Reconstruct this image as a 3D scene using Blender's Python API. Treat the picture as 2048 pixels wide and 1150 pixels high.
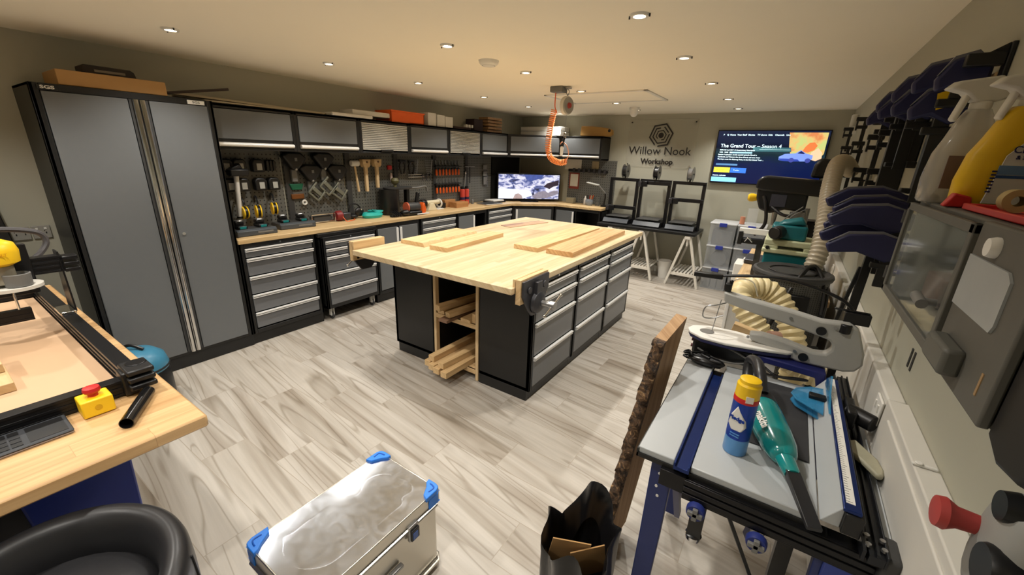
import bpy, bmesh, math, random
from mathutils import Vector, Matrix, Euler
random.seed(7)
PI = math.pi
for o in list(bpy.data.objects): bpy.data.objects.remove(o)
scn = bpy.context.scene
COL = scn.collection

# ---------------------------------------------------------------- camera
F_PX, YAW, PITCH, ROLL, CAMH = 813.15, 33.355, -18.103, 2.003, 1.696
y_, p_, r_ = map(math.radians, (YAW, PITCH, ROLL))
fw = Vector((-math.sin(y_)*math.cos(p_), math.cos(y_)*math.cos(p_), math.sin(p_)))
rt = Vector((math.cos(y_), math.sin(y_), 0)); up = rt.cross(fw)
rt2 = math.cos(r_)*rt + math.sin(r_)*up; up2 = -math.sin(r_)*rt + math.cos(r_)*up
cam_d = bpy.data.cameras.new('camera'); cam = bpy.data.objects.new('camera', cam_d); COL.objects.link(cam)
m = Matrix((rt2, up2, -fw)).transposed().to_4x4(); m.translation = Vector((0, 0, CAMH)); cam.matrix_world = m
cam_d.sensor_width = 36; cam_d.lens = 36*F_PX/2048; cam_d.clip_start = 0.03
scn.camera = cam
# ---------------------------------------------------------------- world, exposure
w = bpy.data.worlds.new('world'); scn.world = w; w.use_nodes = True
w.node_tree.nodes['Background'].inputs[0].default_value = (0.5, 0.47, 0.42, 1)
w.node_tree.nodes['Background'].inputs[1].default_value = 0.1
scn.view_settings.view_transform = 'Standard'; scn.view_settings.look = 'None'
scn.view_settings.gamma = 1; scn.view_settings.use_curve_mapping = False
scn.view_settings.exposure = 0.24
SPOT_W = 40.0
SPOT_COL = (1.0, 0.955, 0.88)
WL, WR, WB, WF, HC = -4.177, 0.436, 6.507, -1.7, 2.328       # room planes
ROWS = {-3.2: (-0.9, 0.12, 1.134, 2.146, 3.09, 4.125, 5.108, 6.03), -1.95: (-0.9, 0.12, 1.12, 2.137, 3.055, 4.098, 5.094, 5.87), -0.742: (-0.9, 0.12, 1.12, 2.116, 3.045, 4.078, 5.119, 6.02)}

# ---------------------------------------------------------------- materials
def lin(c):
    return tuple(((v/255)/12.92 if v/255 <= .04045 else ((v/255+.055)/1.055)**2.4) for v in c)
MATS = {}
def newmat(name):
    mt = bpy.data.materials.new(name); mt.use_nodes = True
    return mt, mt.node_tree.nodes, mt.node_tree.links, mt.node_tree.nodes['Principled BSDF']
def mat(name, rgb=None, rough=.5, metal=0., var=.08, scale=25., bump=0., trans=0., alpha=1., em=0., ior=1.45, coat=0., stretch=None):
    if name in MATS: return MATS[name]
    mt, N, L, b = newmat(name); c = lin(rgb)
    tc = N.new('ShaderNodeTexCoord'); nz = N.new('ShaderNodeTexNoise'); nz.inputs['Scale'].default_value = scale; nz.inputs['Detail'].default_value = 4
    if stretch:
        mp = N.new('ShaderNodeMapping'); mp.inputs['Scale'].default_value = stretch; L.new(tc.outputs['Object'], mp.inputs[0]); L.new(mp.outputs[0], nz.inputs[0])
    else: L.new(tc.outputs['Object'], nz.inputs[0])
    mx = N.new('ShaderNodeMix'); mx.data_type = 'RGBA'
    mx.inputs[6].default_value = tuple(v*(1-var) for v in c)+(1,); mx.inputs[7].default_value = tuple(min(1, v*(1+var)) for v in c)+(1,)
    L.new(nz.outputs[0], mx.inputs[0]); L.new(mx.outputs[2], b.inputs['Base Color'])
    b.inputs['Roughness'].default_value = rough; b.inputs['Metallic'].default_value = metal
    b.inputs['IOR'].default_value = ior
    if trans: b.inputs['Transmission Weight'].default_value = trans
    if alpha < 1: b.inputs['Alpha'].default_value = alpha
    if coat: b.inputs['Coat Weight'].default_value = coat
    if em:
        L.new(mx.outputs[2], b.inputs['Emission Color']); b.inputs['Emission Strength'].default_value = em
    if bump:
        bp = N.new('ShaderNodeBump'); bp.inputs['Strength'].default_value = bump; bp.inputs['Distance'].default_value = .002
        L.new(nz.outputs[0], bp.inputs['Height']); L.new(bp.outputs[0], b.inputs['Normal'])
    MATS[name] = mt; return mt
def staves(name, c1, c2, grain, sw, sl, rough=.45, dark=.25, gscale=1., seam=.35):
    """glued-up wooden staves; grain = axis index along which the staves run"""
    if name in MATS: return MATS[name]
    mt, N, L, b = newmat(name)
    tc = N.new('ShaderNodeTexCoord'); sp = N.new('ShaderNodeSeparateXYZ'); L.new(tc.outputs['Object'], sp.inputs[0])
    oth = [i for i in range(3) if i != grain]
    ad = N.new('ShaderNodeMath'); ad.operation = 'ADD'; L.new(sp.outputs[oth[0]], ad.inputs[0]); L.new(sp.outputs[oth[1]], ad.inputs[1])
    cb = N.new('ShaderNodeCombineXYZ'); L.new(sp.outputs[grain], cb.inputs[0]); L.new(ad.outputs[0], cb.inputs[1])
    br = N.new('ShaderNodeTexBrick'); L.new(cb.outputs[0], br.inputs[0]); br.inputs['Scale'].default_value = 1
    br.inputs['Brick Width'].default_value = sl; br.inputs['Row Height'].default_value = sw; br.inputs['Mortar Size'].default_value = .0006
    br.offset = .37; br.offset_frequency = 2
    br.inputs['Color1'].default_value = (0, 0, 0, 1); br.inputs['Color2'].default_value = (1, 1, 1, 1); br.inputs['Mortar'].default_value = (.0, .0, .0, 1)
    m1 = N.new('ShaderNodeMix'); m1.data_type = 'RGBA'; m1.inputs[6].default_value = lin(c1)+(1,); m1.inputs[7].default_value = lin(c2)+(1,); L.new(br.outputs['Color'], m1.inputs[0])
    mp = N.new('ShaderNodeMapping'); mp.inputs['Scale'].default_value = (2.2*gscale, 45*gscale, 1); L.new(cb.outputs[0], mp.inputs[0])
    sc = N.new('ShaderNodeVectorMath'); sc.operation = 'SCALE'; sc.inputs[3].default_value = 31; L.new(br.outputs['Color'], sc.inputs[0])
    av = N.new('ShaderNodeVectorMath'); av.operation = 'ADD'; L.new(mp.outputs[0], av.inputs[0]); L.new(sc.outputs[0], av.inputs[1])
    nz = N.new('ShaderNodeTexNoise'); nz.inputs['Scale'].default_value = 1; nz.inputs['Detail'].default_value = 5; nz.inputs['Distortion'].default_value = .6; L.new(av.outputs[0], nz.inputs[0])
    cr = N.new('ShaderNodeValToRGB'); cr.color_ramp.elements[0].position = .35; cr.color_ramp.elements[1].position = .68
    cr.color_ramp.elements[0].color = (1-dark, 1-dark*1.25, 1-dark*1.6, 1); cr.color_ramp.elements[1].color = (1, 1, 1, 1); L.new(nz.outputs[0], cr.inputs[0])
    m2 = N.new('ShaderNodeMix'); m2.data_type = 'RGBA'; m2.blend_type = 'MULTIPLY'; m2.inputs[0].default_value = 1
    L.new(m1.outputs[2], m2.inputs[6]); L.new(cr.outputs[0], m2.inputs[7])
    m3 = N.new('ShaderNodeMix'); m3.data_type = 'RGBA'; m3.inputs[7].default_value = tuple(v*.5 for v in lin(c1))+(1,)
    sm = N.new('ShaderNodeMath'); sm.operation = 'MULTIPLY'; sm.inputs[1].default_value = seam; L.new(br.outputs['Fac'], sm.inputs[0]); L.new(sm.outputs[0], m3.inputs[0])
    L.new(m2.outputs[2], m3.inputs[6]); L.new(m3.outputs[2], b.inputs['Base Color']); b.inputs['Roughness'].default_value = rough
    MATS[name] = mt; return mt
def floor_mat():
    mt, N, L, b = newmat('floor_planks')
    tc = N.new('ShaderNodeTexCoord'); sp = N.new('ShaderNodeSeparateXYZ'); L.new(tc.outputs['Object'], sp.inputs[0])
    def mth(op, a, b_=None, c=None):
        n_ = N.new('ShaderNodeMath'); n_.operation = op
        for k, v in enumerate((a, b_, c)):
            if v is None: continue
            if isinstance(v, (int, float)): n_.inputs[k].default_value = v
            else: L.new(v, n_.inputs[k])
        return n_.outputs[0]
    fx = (WL+WR)/2; fy = (WF+WB)/2      # the floor's own origin in the room
    yy = mth('ADD', sp.outputs[1], fy-.369+.236*40); row = mth('FLOOR', mth('DIVIDE', yy, .236))
    xx = mth('SUBTRACT', mth('ADD', sp.outputs[0], fx-.21+60), mth('MULTIPLY', mth('SUBTRACT', row, 40), .34))
    mp0 = N.new('ShaderNodeCombineXYZ'); L.new(xx, mp0.inputs[0]); L.new(yy, mp0.inputs[1])
    br = N.new('ShaderNodeTexBrick'); L.new(mp0.outputs[0], br.inputs[0]); br.inputs['Scale'].default_value = 1; br.offset = 0.; br.offset_frequency = 1
    br.inputs['Brick Width'].default_value = 1.0; br.inputs['Row Height'].default_value = .236; br.inputs['Mortar Size'].default_value = .002; br.inputs['Mortar Smooth'].default_value = .3
    br.inputs['Color1'].default_value = (0, 0, 0, 1); br.inputs['Color2'].default_value = (1, 1, 1, 1); br.inputs['Mortar'].default_value = (.5, .5, .5, 1)
    sc = N.new('ShaderNodeVectorMath'); sc.operation = 'SCALE'; sc.inputs[3].default_value = 53; L.new(br.outputs['Color'], sc.inputs[0])
    def noise(sx, sy, dist, det, rough=.5):
        mp = N.new('ShaderNodeMapping'); mp.inputs['Scale'].default_value = (sx, sy, 1); rtn = N.new('ShaderNodeMapping'); rtn.inputs['Rotation'].default_value = (0, 0, .13); L.new(tc.outputs['Object'], rtn.inputs[0]); L.new(rtn.outputs[0], mp.inputs[0])
        av = N.new('ShaderNodeVectorMath'); av.operation = 'ADD'; L.new(mp.outputs[0], av.inputs[0]); L.new(sc.outputs[0], av.inputs[1])
        nz = N.new('ShaderNodeTexNoise'); nz.inputs['Scale'].default_value = 1; nz.inputs['Detail'].default_value = det; nz.inputs['Distortion'].default_value = dist; nz.inputs['Roughness'].default_value = rough
        L.new(av.outputs[0], nz.inputs[0]); return nz
    def ramp(nz, st):
        cr = N.new('ShaderNodeValToRGB'); e = cr.color_ramp.elements
        while len(e) < len(st): e.new(.5)
        for k, (p, c) in enumerate(st): e[k].position = p; e[k].color = (c, c, c, 1) if not isinstance(c, tuple) else c+(1,)
        L.new(nz.outputs[0], cr.inputs[0]); return cr
    # broad bands
    r1 = ramp(noise(.4, 6.0, .6, 5), [(.28, lin((142, 131, 117))), (.42, lin((170, 162, 151))), (.54, lin((190, 184, 175))), (.72, lin((168, 160, 149)))])
    # thin wavy veins: |noise-.5| small
    nv = noise(.33, 4.6, .7, 2, .4)
    sb = N.new('ShaderNodeMath'); sb.operation = 'SUBTRACT'; sb.inputs[1].default_value = .5; L.new(nv.outputs[0], sb.inputs[0])
    ml = N.new('ShaderNodeMath'); ml.operation = 'MULTIPLY'; ml.inputs[1].default_value = 9; L.new(sb.outputs[0], ml.inputs[0])
    fr = N.new('ShaderNodeMath'); fr.operation = 'PINGPONG'; fr.inputs[1].default_value = .5; L.new(ml.outputs[0], fr.inputs[0])
    cr2 = N.new('ShaderNodeValToRGB'); e = cr2.color_ramp.elements; e[0].position = 0; e[0].color = (.58, .54, .48, 1); e[1].position = .13; e[1].color = (1, 1, 1, 1); L.new(fr.outputs[0], cr2.inputs[0])
    mm = N.new('ShaderNodeMix'); mm.data_type = 'RGBA'; mm.blend_type = 'MULTIPLY'; mm.inputs[0].default_value = .75; L.new(r1.outputs[0], mm.inputs[6]); L.new(cr2.outputs[0], mm.inputs[7])
    r3 = ramp(noise(3, 60, .3, 4), [(.3, .88), (.7, 1.0)])
    m2 = N.new('ShaderNodeMix'); m2.data_type = 'RGBA'; m2.blend_type = 'MULTIPLY'; m2.inputs[0].default_value = .8; L.new(mm.outputs[2], m2.inputs[6]); L.new(r3.outputs[0], m2.inputs[7])
    # per-plank tint
    cr4 = N.new('ShaderNodeValToRGB'); e = cr4.color_ramp.elements; e[0].color = (.93, .92, .90, 1); e[1].color = (1, 1, 1, 1); L.new(br.outputs['Color'], cr4.inputs[0])
    m3 = N.new('ShaderNodeMix'); m3.data_type = 'RGBA'; m3.blend_type = 'MULTIPLY'; m3.inputs[0].default_value = 1; L.new(m2.outputs[2], m3.inputs[6]); L.new(cr4.outputs[0], m3.inputs[7])
    m4 = N.new('ShaderNodeMix'); m4.data_type = 'RGBA'; m4.inputs[7].default_value = lin((160, 150, 136))+(1,); L.new(br.outputs['Fac'], m4.inputs[0]); L.new(m3.outputs[2], m4.inputs[6])
    L.new(m4.outputs[2], b.inputs['Base Color']); b.inputs['Roughness'].default_value = .38
    bp = N.new('ShaderNodeBump'); bp.inputs['Strength'].default_value = .25; bp.inputs['Distance'].default_value = .002; bp.invert = True; L.new(br.outputs['Fac'], bp.inputs['Height']); L.new(bp.outputs[0], b.inputs['Normal'])
    return mt
def peg_mat(name, rgb, ax1, ax2, pitch=.038, r=.17):
    if name in MATS: return MATS[name]
    mt, N, L, b = newmat(name); tc = N.new('ShaderNodeTexCoord'); sp = N.new('ShaderNodeSeparateXYZ'); L.new(tc.outputs['Object'], sp.inputs[0])
    outs = []
    for a in (ax1, ax2):
        d = N.new('ShaderNodeMath'); d.operation = 'DIVIDE'; d.inputs[1].default_value = pitch; L.new(sp.outputs[a], d.inputs[0])
        f = N.new('ShaderNodeMath'); f.operation = 'FRACT'; L.new(d.outputs[0], f.inputs[0])
        s = N.new('ShaderNodeMath'); s.operation = 'SUBTRACT'; s.inputs[1].default_value = .5; L.new(f.outputs[0], s.inputs[0]); outs.append(s)
    c = N.new('ShaderNodeCombineXYZ'); L.new(outs[0].outputs[0], c.inputs[0]); L.new(outs[1].outputs[0], c.inputs[1])
    ln = N.new('ShaderNodeVectorMath'); ln.operation = 'LENGTH'; L.new(c.outputs[0], ln.inputs[0])
    lt = N.new('ShaderNodeMath'); lt.operation = 'LESS_THAN'; lt.inputs[1].default_value = r; L.new(ln.outputs['Value'], lt.inputs[0])
    mx = N.new('ShaderNodeMix'); mx.data_type = 'RGBA'; mx.inputs[6].default_value = lin(rgb)+(1,); mx.inputs[7].default_value = lin((14, 14, 14))+(1,); L.new(lt.outputs[0], mx.inputs[0])
    L.new(mx.outputs[2], b.inputs['Base Color']); b.inputs['Roughness'].default_value = .5
    MATS[name] = mt; return mt

BLK = mat('black_powder_coat', (26, 26, 26), .42, var=.1)
GRY = mat('grey_panel', (104, 107, 109), .45, var=.03)
DGRY = mat('drawer_grey', (112, 114, 117), .36, metal=.2, var=.04)
ALU = mat('brushed_aluminium', (246, 246, 244), .38, metal=.25, var=.02)
CHR = mat('chrome', (215, 215, 215), .12, metal=1., var=.02)
STL = mat('steel', (165, 165, 165), .35, metal=.9, var=.08)
IRON = mat('cast_iron', (72, 72, 76), .38, metal=.6, var=.1, bump=.2)
WHT = mat('white_plastic', (228, 226, 220), .45, var=.02)
OWHT = mat('white_paint', (214, 211, 203), .5, var=.02)
BPL = mat('black_plastic', (22, 22, 23), .38, var=.15)
RUB = mat('black_rubber', (18, 18, 18), .7, var=.15)
DKG = mat('dark_grey_plastic', (58, 58, 58), .5, var=.1)
MGP = mat('mid_grey_plastic', (112, 112, 110), .5, var=.05)
BLUE = mat('blue_paint', (38, 58, 150), .38, var=.08)
NAVY = mat('navy_plastic', (36, 38, 78), .45, var=.12)
YEL = mat('yellow_plastic', (240, 196, 30), .4, var=.04)
RED = mat('red_plastic', (190, 36, 36), .4, var=.06)
ORG = mat('orange_plastic', (226, 96, 30), .45, var=.05)
TEAL = mat('teal_plastic', (28, 122, 122), .32, var=.05)
CARD = mat('cardboard', (178, 138, 88), .85, var=.05)
PINE = staves('pine_wood', (216, 184, 136), (228, 198, 152), 1, .3, 3., .55, .22)
PINEX = staves('pine_wood_crosswise', (214, 184, 138), (226, 198, 154), 0, .3, 3., .55, .22)
PINEZ = staves('pine_wood_upright', (218, 192, 150), (230, 204, 162), 2, .3, 3., .55, .2)
BUTCH = staves('butcher_block', (204, 181, 143), (220, 200, 164), 1, .042, .6, .4, .16)
CNT = staves('worktop_wood', (206, 176, 128), (222, 194, 148), 1, .04, .5, .42, .16)
BIRCH = staves('bench_wood', (190, 152, 104), (214, 178, 130), 1, .075, .4, .4, .2)
WALLM = mat('wall_paint', (174, 172, 156), .75, var=.015, scale=6, bump=.05)
CEILM = mat('ceiling_paint', (250, 243, 226), .8, var=.01, scale=5)

# ---------------------------------------------------------------- mesh builder
OFF = {}
class M:
    def __init__(s): s.v = []; s.f = []; s.X = Matrix.Identity(4); s.mi = 0; s.fm = []
    def add(s, vs, fs):
        n = len(s.v); s.v += [s.X @ Vector(p) for p in vs]
        for f in fs: s.f.append([n+i for i in f]); s.fm.append(s.mi)
        return s
    def box(s, x0, x1, y0, y1, z0, z1):
        return s.add([(x0,y0,z0),(x1,y0,z0),(x1,y1,z0),(x0,y1,z0),(x0,y0,z1),(x1,y0,z1),(x1,y1,z1),(x0,y1,z1)],
                     [(0,3,2,1),(4,5,6,7),(0,1,5,4),(1,2,6,5),(2,3,7,6),(3,0,4,7)])
    def cb(s, c, d, rot=(0,0,0)):
        R = Euler(rot).to_matrix(); h = [v/2 for v in d]; c = Vector(c)
        vs = [c + R @ Vector((sx*h[0], sy*h[1], sz*h[2])) for sx, sy, sz in ((-1,-1,-1),(1,-1,-1),(1,1,-1),(-1,1,-1),(-1,-1,1),(1,-1,1),(1,1,1),(-1,1,1))]
        return s.add(vs, [(0,3,2,1),(4,5,6,7),(0,1,5,4),(1,2,6,5),(2,3,7,6),(3,0,4,7)])
    def bar(s, p, q, w, h, upv=(0,0,1)):
        p, q = Vector(p), Vector(q); d = (q-p).normalized(); u = Vector(upv)
        if abs(d.dot(u)) > .98: u = Vector((0,1,0))
        a = d.cross(u).normalized(); b = a.cross(d)
        vs = [e + a*sx*w/2 + b*sz*h/2 for e in (p, q) for sx, sz in ((-1,-1),(1,-1),(1,1),(-1,1))]
        return s.add(vs, [(0,1,2,3),(7,6,5,4),(0,4,5,1),(1,5,6,2),(2,6,7,3),(3,7,4,0)])
    def rings(s, rs, cap=True, loop=False):
        n = len(rs[0]); vs = [p for r in rs for p in r]; fs = []
        k = len(rs)
        for i in range(k if loop else k-1):
            for j in range(n):
                a, b2 = i*n+j, i*n+(j+1) % n; c, d = ((i+1) % k)*n+(j+1) % n, ((i+1) % k)*n+j
                fs.append((a, b2, c, d))
        if cap and not loop: fs.append(tuple(range(n))[::-1]); fs.append(tuple((k-1)*n+j for j in range(n)))
        return s.add(vs, fs)
    def cyl(s, p, q, r0, r1=None, n=16, cap=True):
        p, q = Vector(p), Vector(q); d = (q-p).normalized(); r1 = r0 if r1 is None else r1
        u = Vector((0,0,1)) if abs(d.z) < .9 else Vector((1,0,0)); a = d.cross(u).normalized(); b = d.cross(a)
        return s.rings([[e + (a*math.cos(2*PI*j/n) + b*math.sin(2*PI*j/n))*r for j in range(n)] for e, r in ((p, r0), (q, r1))], cap)
    def tube(s, pts, r, n=8, cap=True, flat=1.):
        pts = [Vector(p) for p in pts]; rs = []; a = None
        for i, p in enumerate(pts):
            d = (pts[min(i+1, len(pts)-1)] - pts[max(i-1, 0)]).normalized()
            if a is None:
                u = Vector((0,0,1)) if abs(d.z) < .9 else Vector((1,0,0)); a = d.cross(u).normalized()
            else: a = (a - d*a.dot(d)).normalized()
            b = d.cross(a); rr = r[i] if isinstance(r, (list, tuple)) else r
            rs.append([p + (a*math.cos(2*PI*j/n) + b*flat*math.sin(2*PI*j/n))*rr for j in range(n)])
        return s.rings(rs, cap)
    def lathe(s, prof, c=(0,0,0), n=24, ax='z', cap=True, sx=1., sy=1.):
        c = Vector(c); rs = []
        for r, h in prof:
            ring = []
            for j in range(n):
                a = 2*PI*j/n; x, y = r*math.cos(a)*sx, r*math.sin(a)*sy
                ring.append(c + (Vector((x,y,h)) if ax == 'z' else Vector((h,x,y)) if ax == 'x' else Vector((y,h,x))))
            rs.append(ring)
        return s.rings(rs, cap)
    def prism(s, pts, ax, a0, a1):
        def P(u, v, t): return (t,u,v) if ax == 'x' else (u,t,v) if ax == 'y' else (u,v,t)
        n = len(pts); vs = [P(u,v,a0) for u,v in pts] + [P(u,v,a1) for u,v in pts]
        fs = [tuple(range(n))[::-1], tuple(range(n, 2*n))] + [(i, (i+1) % n, n+(i+1) % n, n+i) for i in range(n)]
        return s.add(vs, fs)
    def ell(s, c, r, n=16, k=10):
        r = (r,)*3 if not isinstance(r, (tuple, list)) else r
        rs = []
        for i in range(k+1):
            t = PI*i/k; q = max(math.sin(t), .02)
            rs.append([(c[0]+r[0]*q*math.cos(2*PI*j/n), c[1]+r[1]*q*math.sin(2*PI*j/n), c[2]-r[2]*math.cos(t)) for j in range(n)])
        return s.rings(rs)
    def torus(s, c, R, r, n=24, k=8, ax='z', a0=0., a1=2*PI):
        full = abs(a1-a0-2*PI) < 1e-4; rs = []
        for i in range(n if full else n+1):
            t = a0+(a1-a0)*i/n; ring = []
            for j in range(k):
                u = 2*PI*j/k; q = R+r*math.cos(u); x, y, z = q*math.cos(t), q*math.sin(t), r*math.sin(u)
                ring.append(Vector(c) + (Vector((x,y,z)) if ax == 'z' else Vector((z,x,y)) if ax == 'x' else Vector((x,z,y))))
            rs.append(ring)
        return s.rings(rs, True, full)
    def build(s, name, mt, parent=None, bevel=0., smooth=True, sub=0, ang=35, seg=2):
        off = Vector((0,0,0)); base = None
        if parent is not None: off = OFF.get(parent.name, off)
        else:
            xs = [v.x for v in s.v]; ys = [v.y for v in s.v]; zs = [v.z for v in s.v]
            off = Vector(((min(xs)+max(xs))/2, (min(ys)+max(ys))/2, min(zs)))
        me = bpy.data.meshes.new(name); me.from_pydata([v-off for v in s.v], [], s.f)
        for q in (mt if isinstance(mt, (list, tuple)) else [mt]): me.materials.append(q)
        for p, k in zip(me.polygons, s.fm): p.material_index = k
        bm = bmesh.new(); bm.from_mesh(me); bmesh.ops.recalc_face_normals(bm, faces=bm.faces); bm.to_mesh(me); bm.free()
        o = bpy.data.objects.new(name, me); COL.objects.link(o)
        if parent is None: o.location = off
        else: o.parent = parent
        OFF[o.name] = off
        if smooth:
            me.shade_smooth(); me.set_sharp_from_angle(angle=math.radians(ang))
        if bevel:
            bv = o.modifiers.new('bevel', 'BEVEL'); bv.width = bevel; bv.segments = seg; bv.limit_method = 'ANGLE'; bv.angle_limit = math.radians(40); bv.harden_normals = False
        if sub:
            sm = o.modifiers.new('sub', 'SUBSURF'); sm.levels = sub; sm.render_levels = sub
        return o
def tag(o, label, cat, group=None, kind=None):
    o['label'] = label; o['category'] = cat
    if group: o['group'] = group
    if kind: o['kind'] = kind
    return o
def thing(name, label, cat, loc=(0,0,0), rz=0., group=None, world=False):
    """Empty at the thing's base; world=True: the parts' meshes are given in room coordinates"""
    o = bpy.data.objects.new(name, None); COL.objects.link(o); o.location = loc; o.rotation_euler = (0,0,rz); o.empty_display_size = .1
    OFF[o.name] = Vector(loc) if world else Vector((0,0,0))
    return tag(o, label, cat, group)
def struct(name, m_, mt, **k):
    o = m_.build(name, mt, **k); o['kind'] = 'structure'; o['label'] = name.replace('_', ' '); return o
def dup(root, loc=None, rz=None, label=None, group=None):
    r = root.copy(); COL.objects.link(r)
    if loc is not None: r.location = loc
    if rz is not None: r.rotation_euler = (0,0,rz)
    if label: r['label'] = label
    if group: r['group'] = group
    for ch in list(root.children):
        c = ch.copy(); COL.objects.link(c); c.parent = r
        for g in list(ch.children):
            d = g.copy(); COL.objects.link(d); d.parent = c
    return r
def text(s, name, size, mtx, mt, parent, ext=.0008, align='CENTER', sx=1., shear=0., bold=0.):
    cu = bpy.data.curves.new(name, 'FONT'); cu.body = s; cu.size = size; cu.extrude = ext; cu.align_x = align; cu.align_y = 'CENTER'; cu.shear = shear; cu.offset = bold; cu.resolution_u = 3
    t = bpy.data.objects.new(name+'_tmp', cu); COL.objects.link(t); bpy.context.view_layer.update()
    me = bpy.data.meshes.new_from_object(t.evaluated_get(bpy.context.evaluated_depsgraph_get())); bpy.data.objects.remove(t)
    off = OFF.get(parent.name, Vector((0,0,0)))
    me.transform(Matrix.Translation(-off) @ mtx @ Matrix.Diagonal((sx,1,1,1))); me.materials.clear(); me.materials.append(mt); me.name = name
    o = bpy.data.objects.new(name, me); COL.objects.link(o); o.parent = parent; OFF[o.name] = off
    return o
def face(loc, facing):
    """matrix that stands text upright at loc, reading correctly for a viewer it faces: '-y' '+x' '-x' '+z'"""
    R = {'-y': Euler((PI/2,0,0)), '+x': Euler((PI/2,0,PI/2)), '-x': Euler((PI/2,0,-PI/2)), '+z': Euler((0,0,0))}[facing] if isinstance(facing, str) else Euler(facing)
    return Matrix.Translation(Vector(loc)) @ R.to_matrix().to_4x4()
def cat_rom(pts, k=6):
    P = [Vector(p) for p in pts]; P = [P[0]*2-P[1]] + P + [P[-1]*2-P[-2]]; out = []
    for i in range(1, len(P)-2):
        for j in range(k):
            t = j/k; a, b, c, d = P[i-1:i+3]
            out.append(.5*((2*b)+(c-a)*t+(2*a-5*b+4*c-d)*t*t+(3*b-a-3*c+d)*t**3))
    return out + [P[-2]]
def coil(path, R, r, turns, steps=10, n=6):
    """helix of wire radius r and radius R wound round a polyline path"""
    P = [Vector(p) for p in path]; L_ = [0]
    for a, b in zip(P, P[1:]): L_.append(L_[-1]+(b-a).length)
    pts = []; N_ = int(turns*steps); a = None; k = 0
    for i in range(N_+1):
        s_ = L_[-1]*i/N_
        while k < len(P)-2 and L_[k+1] < s_: k += 1
        t = (s_-L_[k])/max(1e-9, L_[k+1]-L_[k]); c = P[k].lerp(P[k+1], t); d = (P[k+1]-P[k]).normalized()
        if a is None: a = d.cross(Vector((0,1,.3))).normalized()
        else: a = (a-d*a.dot(d)).normalized()
        b = d.cross(a); th = 2*PI*i/steps; pts.append(c+(a*math.cos(th)+b*math.sin(th))*R)
    return M().tube(pts, r, n)
def ribbed(path, r, pitch, depth=.12, n=16):
    """corrugated hose along a path"""
    P = [Vector(p) for p in path]; L_ = sum((b-a).length for a, b in zip(P, P[1:])); cnt = max(4, int(L_/pitch)*4); out = []; rs = []
    D = [0]
    for a, b in zip(P, P[1:]): D.append(D[-1]+(b-a).length)
    k = 0
    for i in range(cnt+1):
        s_ = L_*i/cnt
        while k < len(P)-2 and D[k+1] < s_: k += 1
        out.append(P[k].lerp(P[k+1], (s_-D[k])/max(1e-9, D[k+1]-D[k]))); rs.append(r*(1+depth*(0, .8, 1, .3)[i % 4]-depth))
    return M().tube(out, rs, n)
ORD = ['first','second','third','fourth','fifth','sixth','seventh','eighth','ninth','tenth']
# ================================================================ the room
struct('floor', M().box(WL-.1, WR+.1, WF-.1, WB+.1, -.1, 0), floor_mat(), smooth=False)
struct('ceiling', M().box(WL-.1, WR+.1, WF-.1, WB+.1, HC, HC+.1), CEILM, smooth=False)
struct('wall_left', M().box(WL-.1, WL, WF-.1, WB+.1, 0, HC), WALLM, smooth=False)
struct('wall_right', M().box(WR, WR+.1, WF-.1, WB+.1, 0, HC), WALLM, smooth=False)
struct('wall_back', M().box(WL, WR, WB, WB+.1, 0, HC), WALLM, smooth=False)
struct('wall_front', M().box(WL, WR, WF-.1, WF, 0, HC), WALLM, smooth=False)
struct('baseboard_back', M().box(-2.35, WR-.1, WB-.015, WB, 0, .1), OWHT, bevel=.004)
# white boxed-in ledge along the right wall: plain far run and the taller panelled near run
struct('trim_1', M().box(.388, WR, 1.62, WB, .0, .992), OWHT, bevel=.006)
struct('trim_2', M().box(.384, WR, WF, 1.60, .0, 1.0).prism([(.2,.97),(1.52,.97),(1.45,.62),(.2,.62)], 'x', .378, .386), OWHT, bevel=.008, seg=3)

# recessed spotlights
LAMP = mat('lamp_glow', (255, 238, 210), .4, em=14., var=.02)
rows_name = {-3.2: 'row nearest the wall cupboards', -1.95: 'middle row over the island', -0.742: 'right-hand row by the clamp wall'}
proto = None
for x, ys in ROWS.items():
    vis = 0
    for y in ys:
        inview = y > (1.0 if x < -3 else 2.0)
        vis += inview
        lab = f'recessed ceiling spotlight, {ORD[max(vis,1)-1]} from the front in the {rows_name[x]}'
        if inview:
            if proto is None:
                proto = thing('ceiling_spotlight', lab, 'ceiling light', (x, y, HC-.006), group='recessed ceiling spotlights')
                M().lathe([(.026, .0055), (.029, -.004), (.041, -.004), (.045, .006), (.026, .006)], n=24).build('bezel', WHT, proto)
                M().lathe([(.026, .004), (.02, .001), (.002, -.001)], n=20).build('lamp', LAMP, proto)
                for q in (-.047, .047): M().cyl((q, 0, .004), (q, 0, -.008), .004).build('clip', DKG, proto)
            else: dup(proto, (x, y, HC-.006), 0, lab)
        ld = bpy.data.lights.new('spotlight_beam', 'SPOT'); ld.energy = SPOT_W; ld.color = SPOT_COL; ld.spot_size = math.radians(128); ld.spot_blend = .8; ld.shadow_soft_size = .03
        lo = bpy.data.objects.new('spotlight_beam', ld); COL.objects.link(lo); lo.location = (x, y, HC-.02)
t = thing('smoke_alarm', 'round white smoke alarm on the ceiling, in front of the hose box', 'smoke alarm', (-1.98, 2.603, HC-.036))
M().lathe([(.02,.0),(.05,.002),(.068,.016),(.074,.036)], n=32).build('housing', WHT, t, ang=60)
M().torus((0,0,.004), .045, .003, 32).build('vent_ring', MGP, t)
t = thing('motion_sensor', 'white dome motion sensor on the ceiling near the sign', 'sensor', (-1.9, 5.62, HC-.115))
M().lathe([(.045,.085),(.062,.09),(.062,.115)], n=24).build('base', WHT, t)
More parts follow.
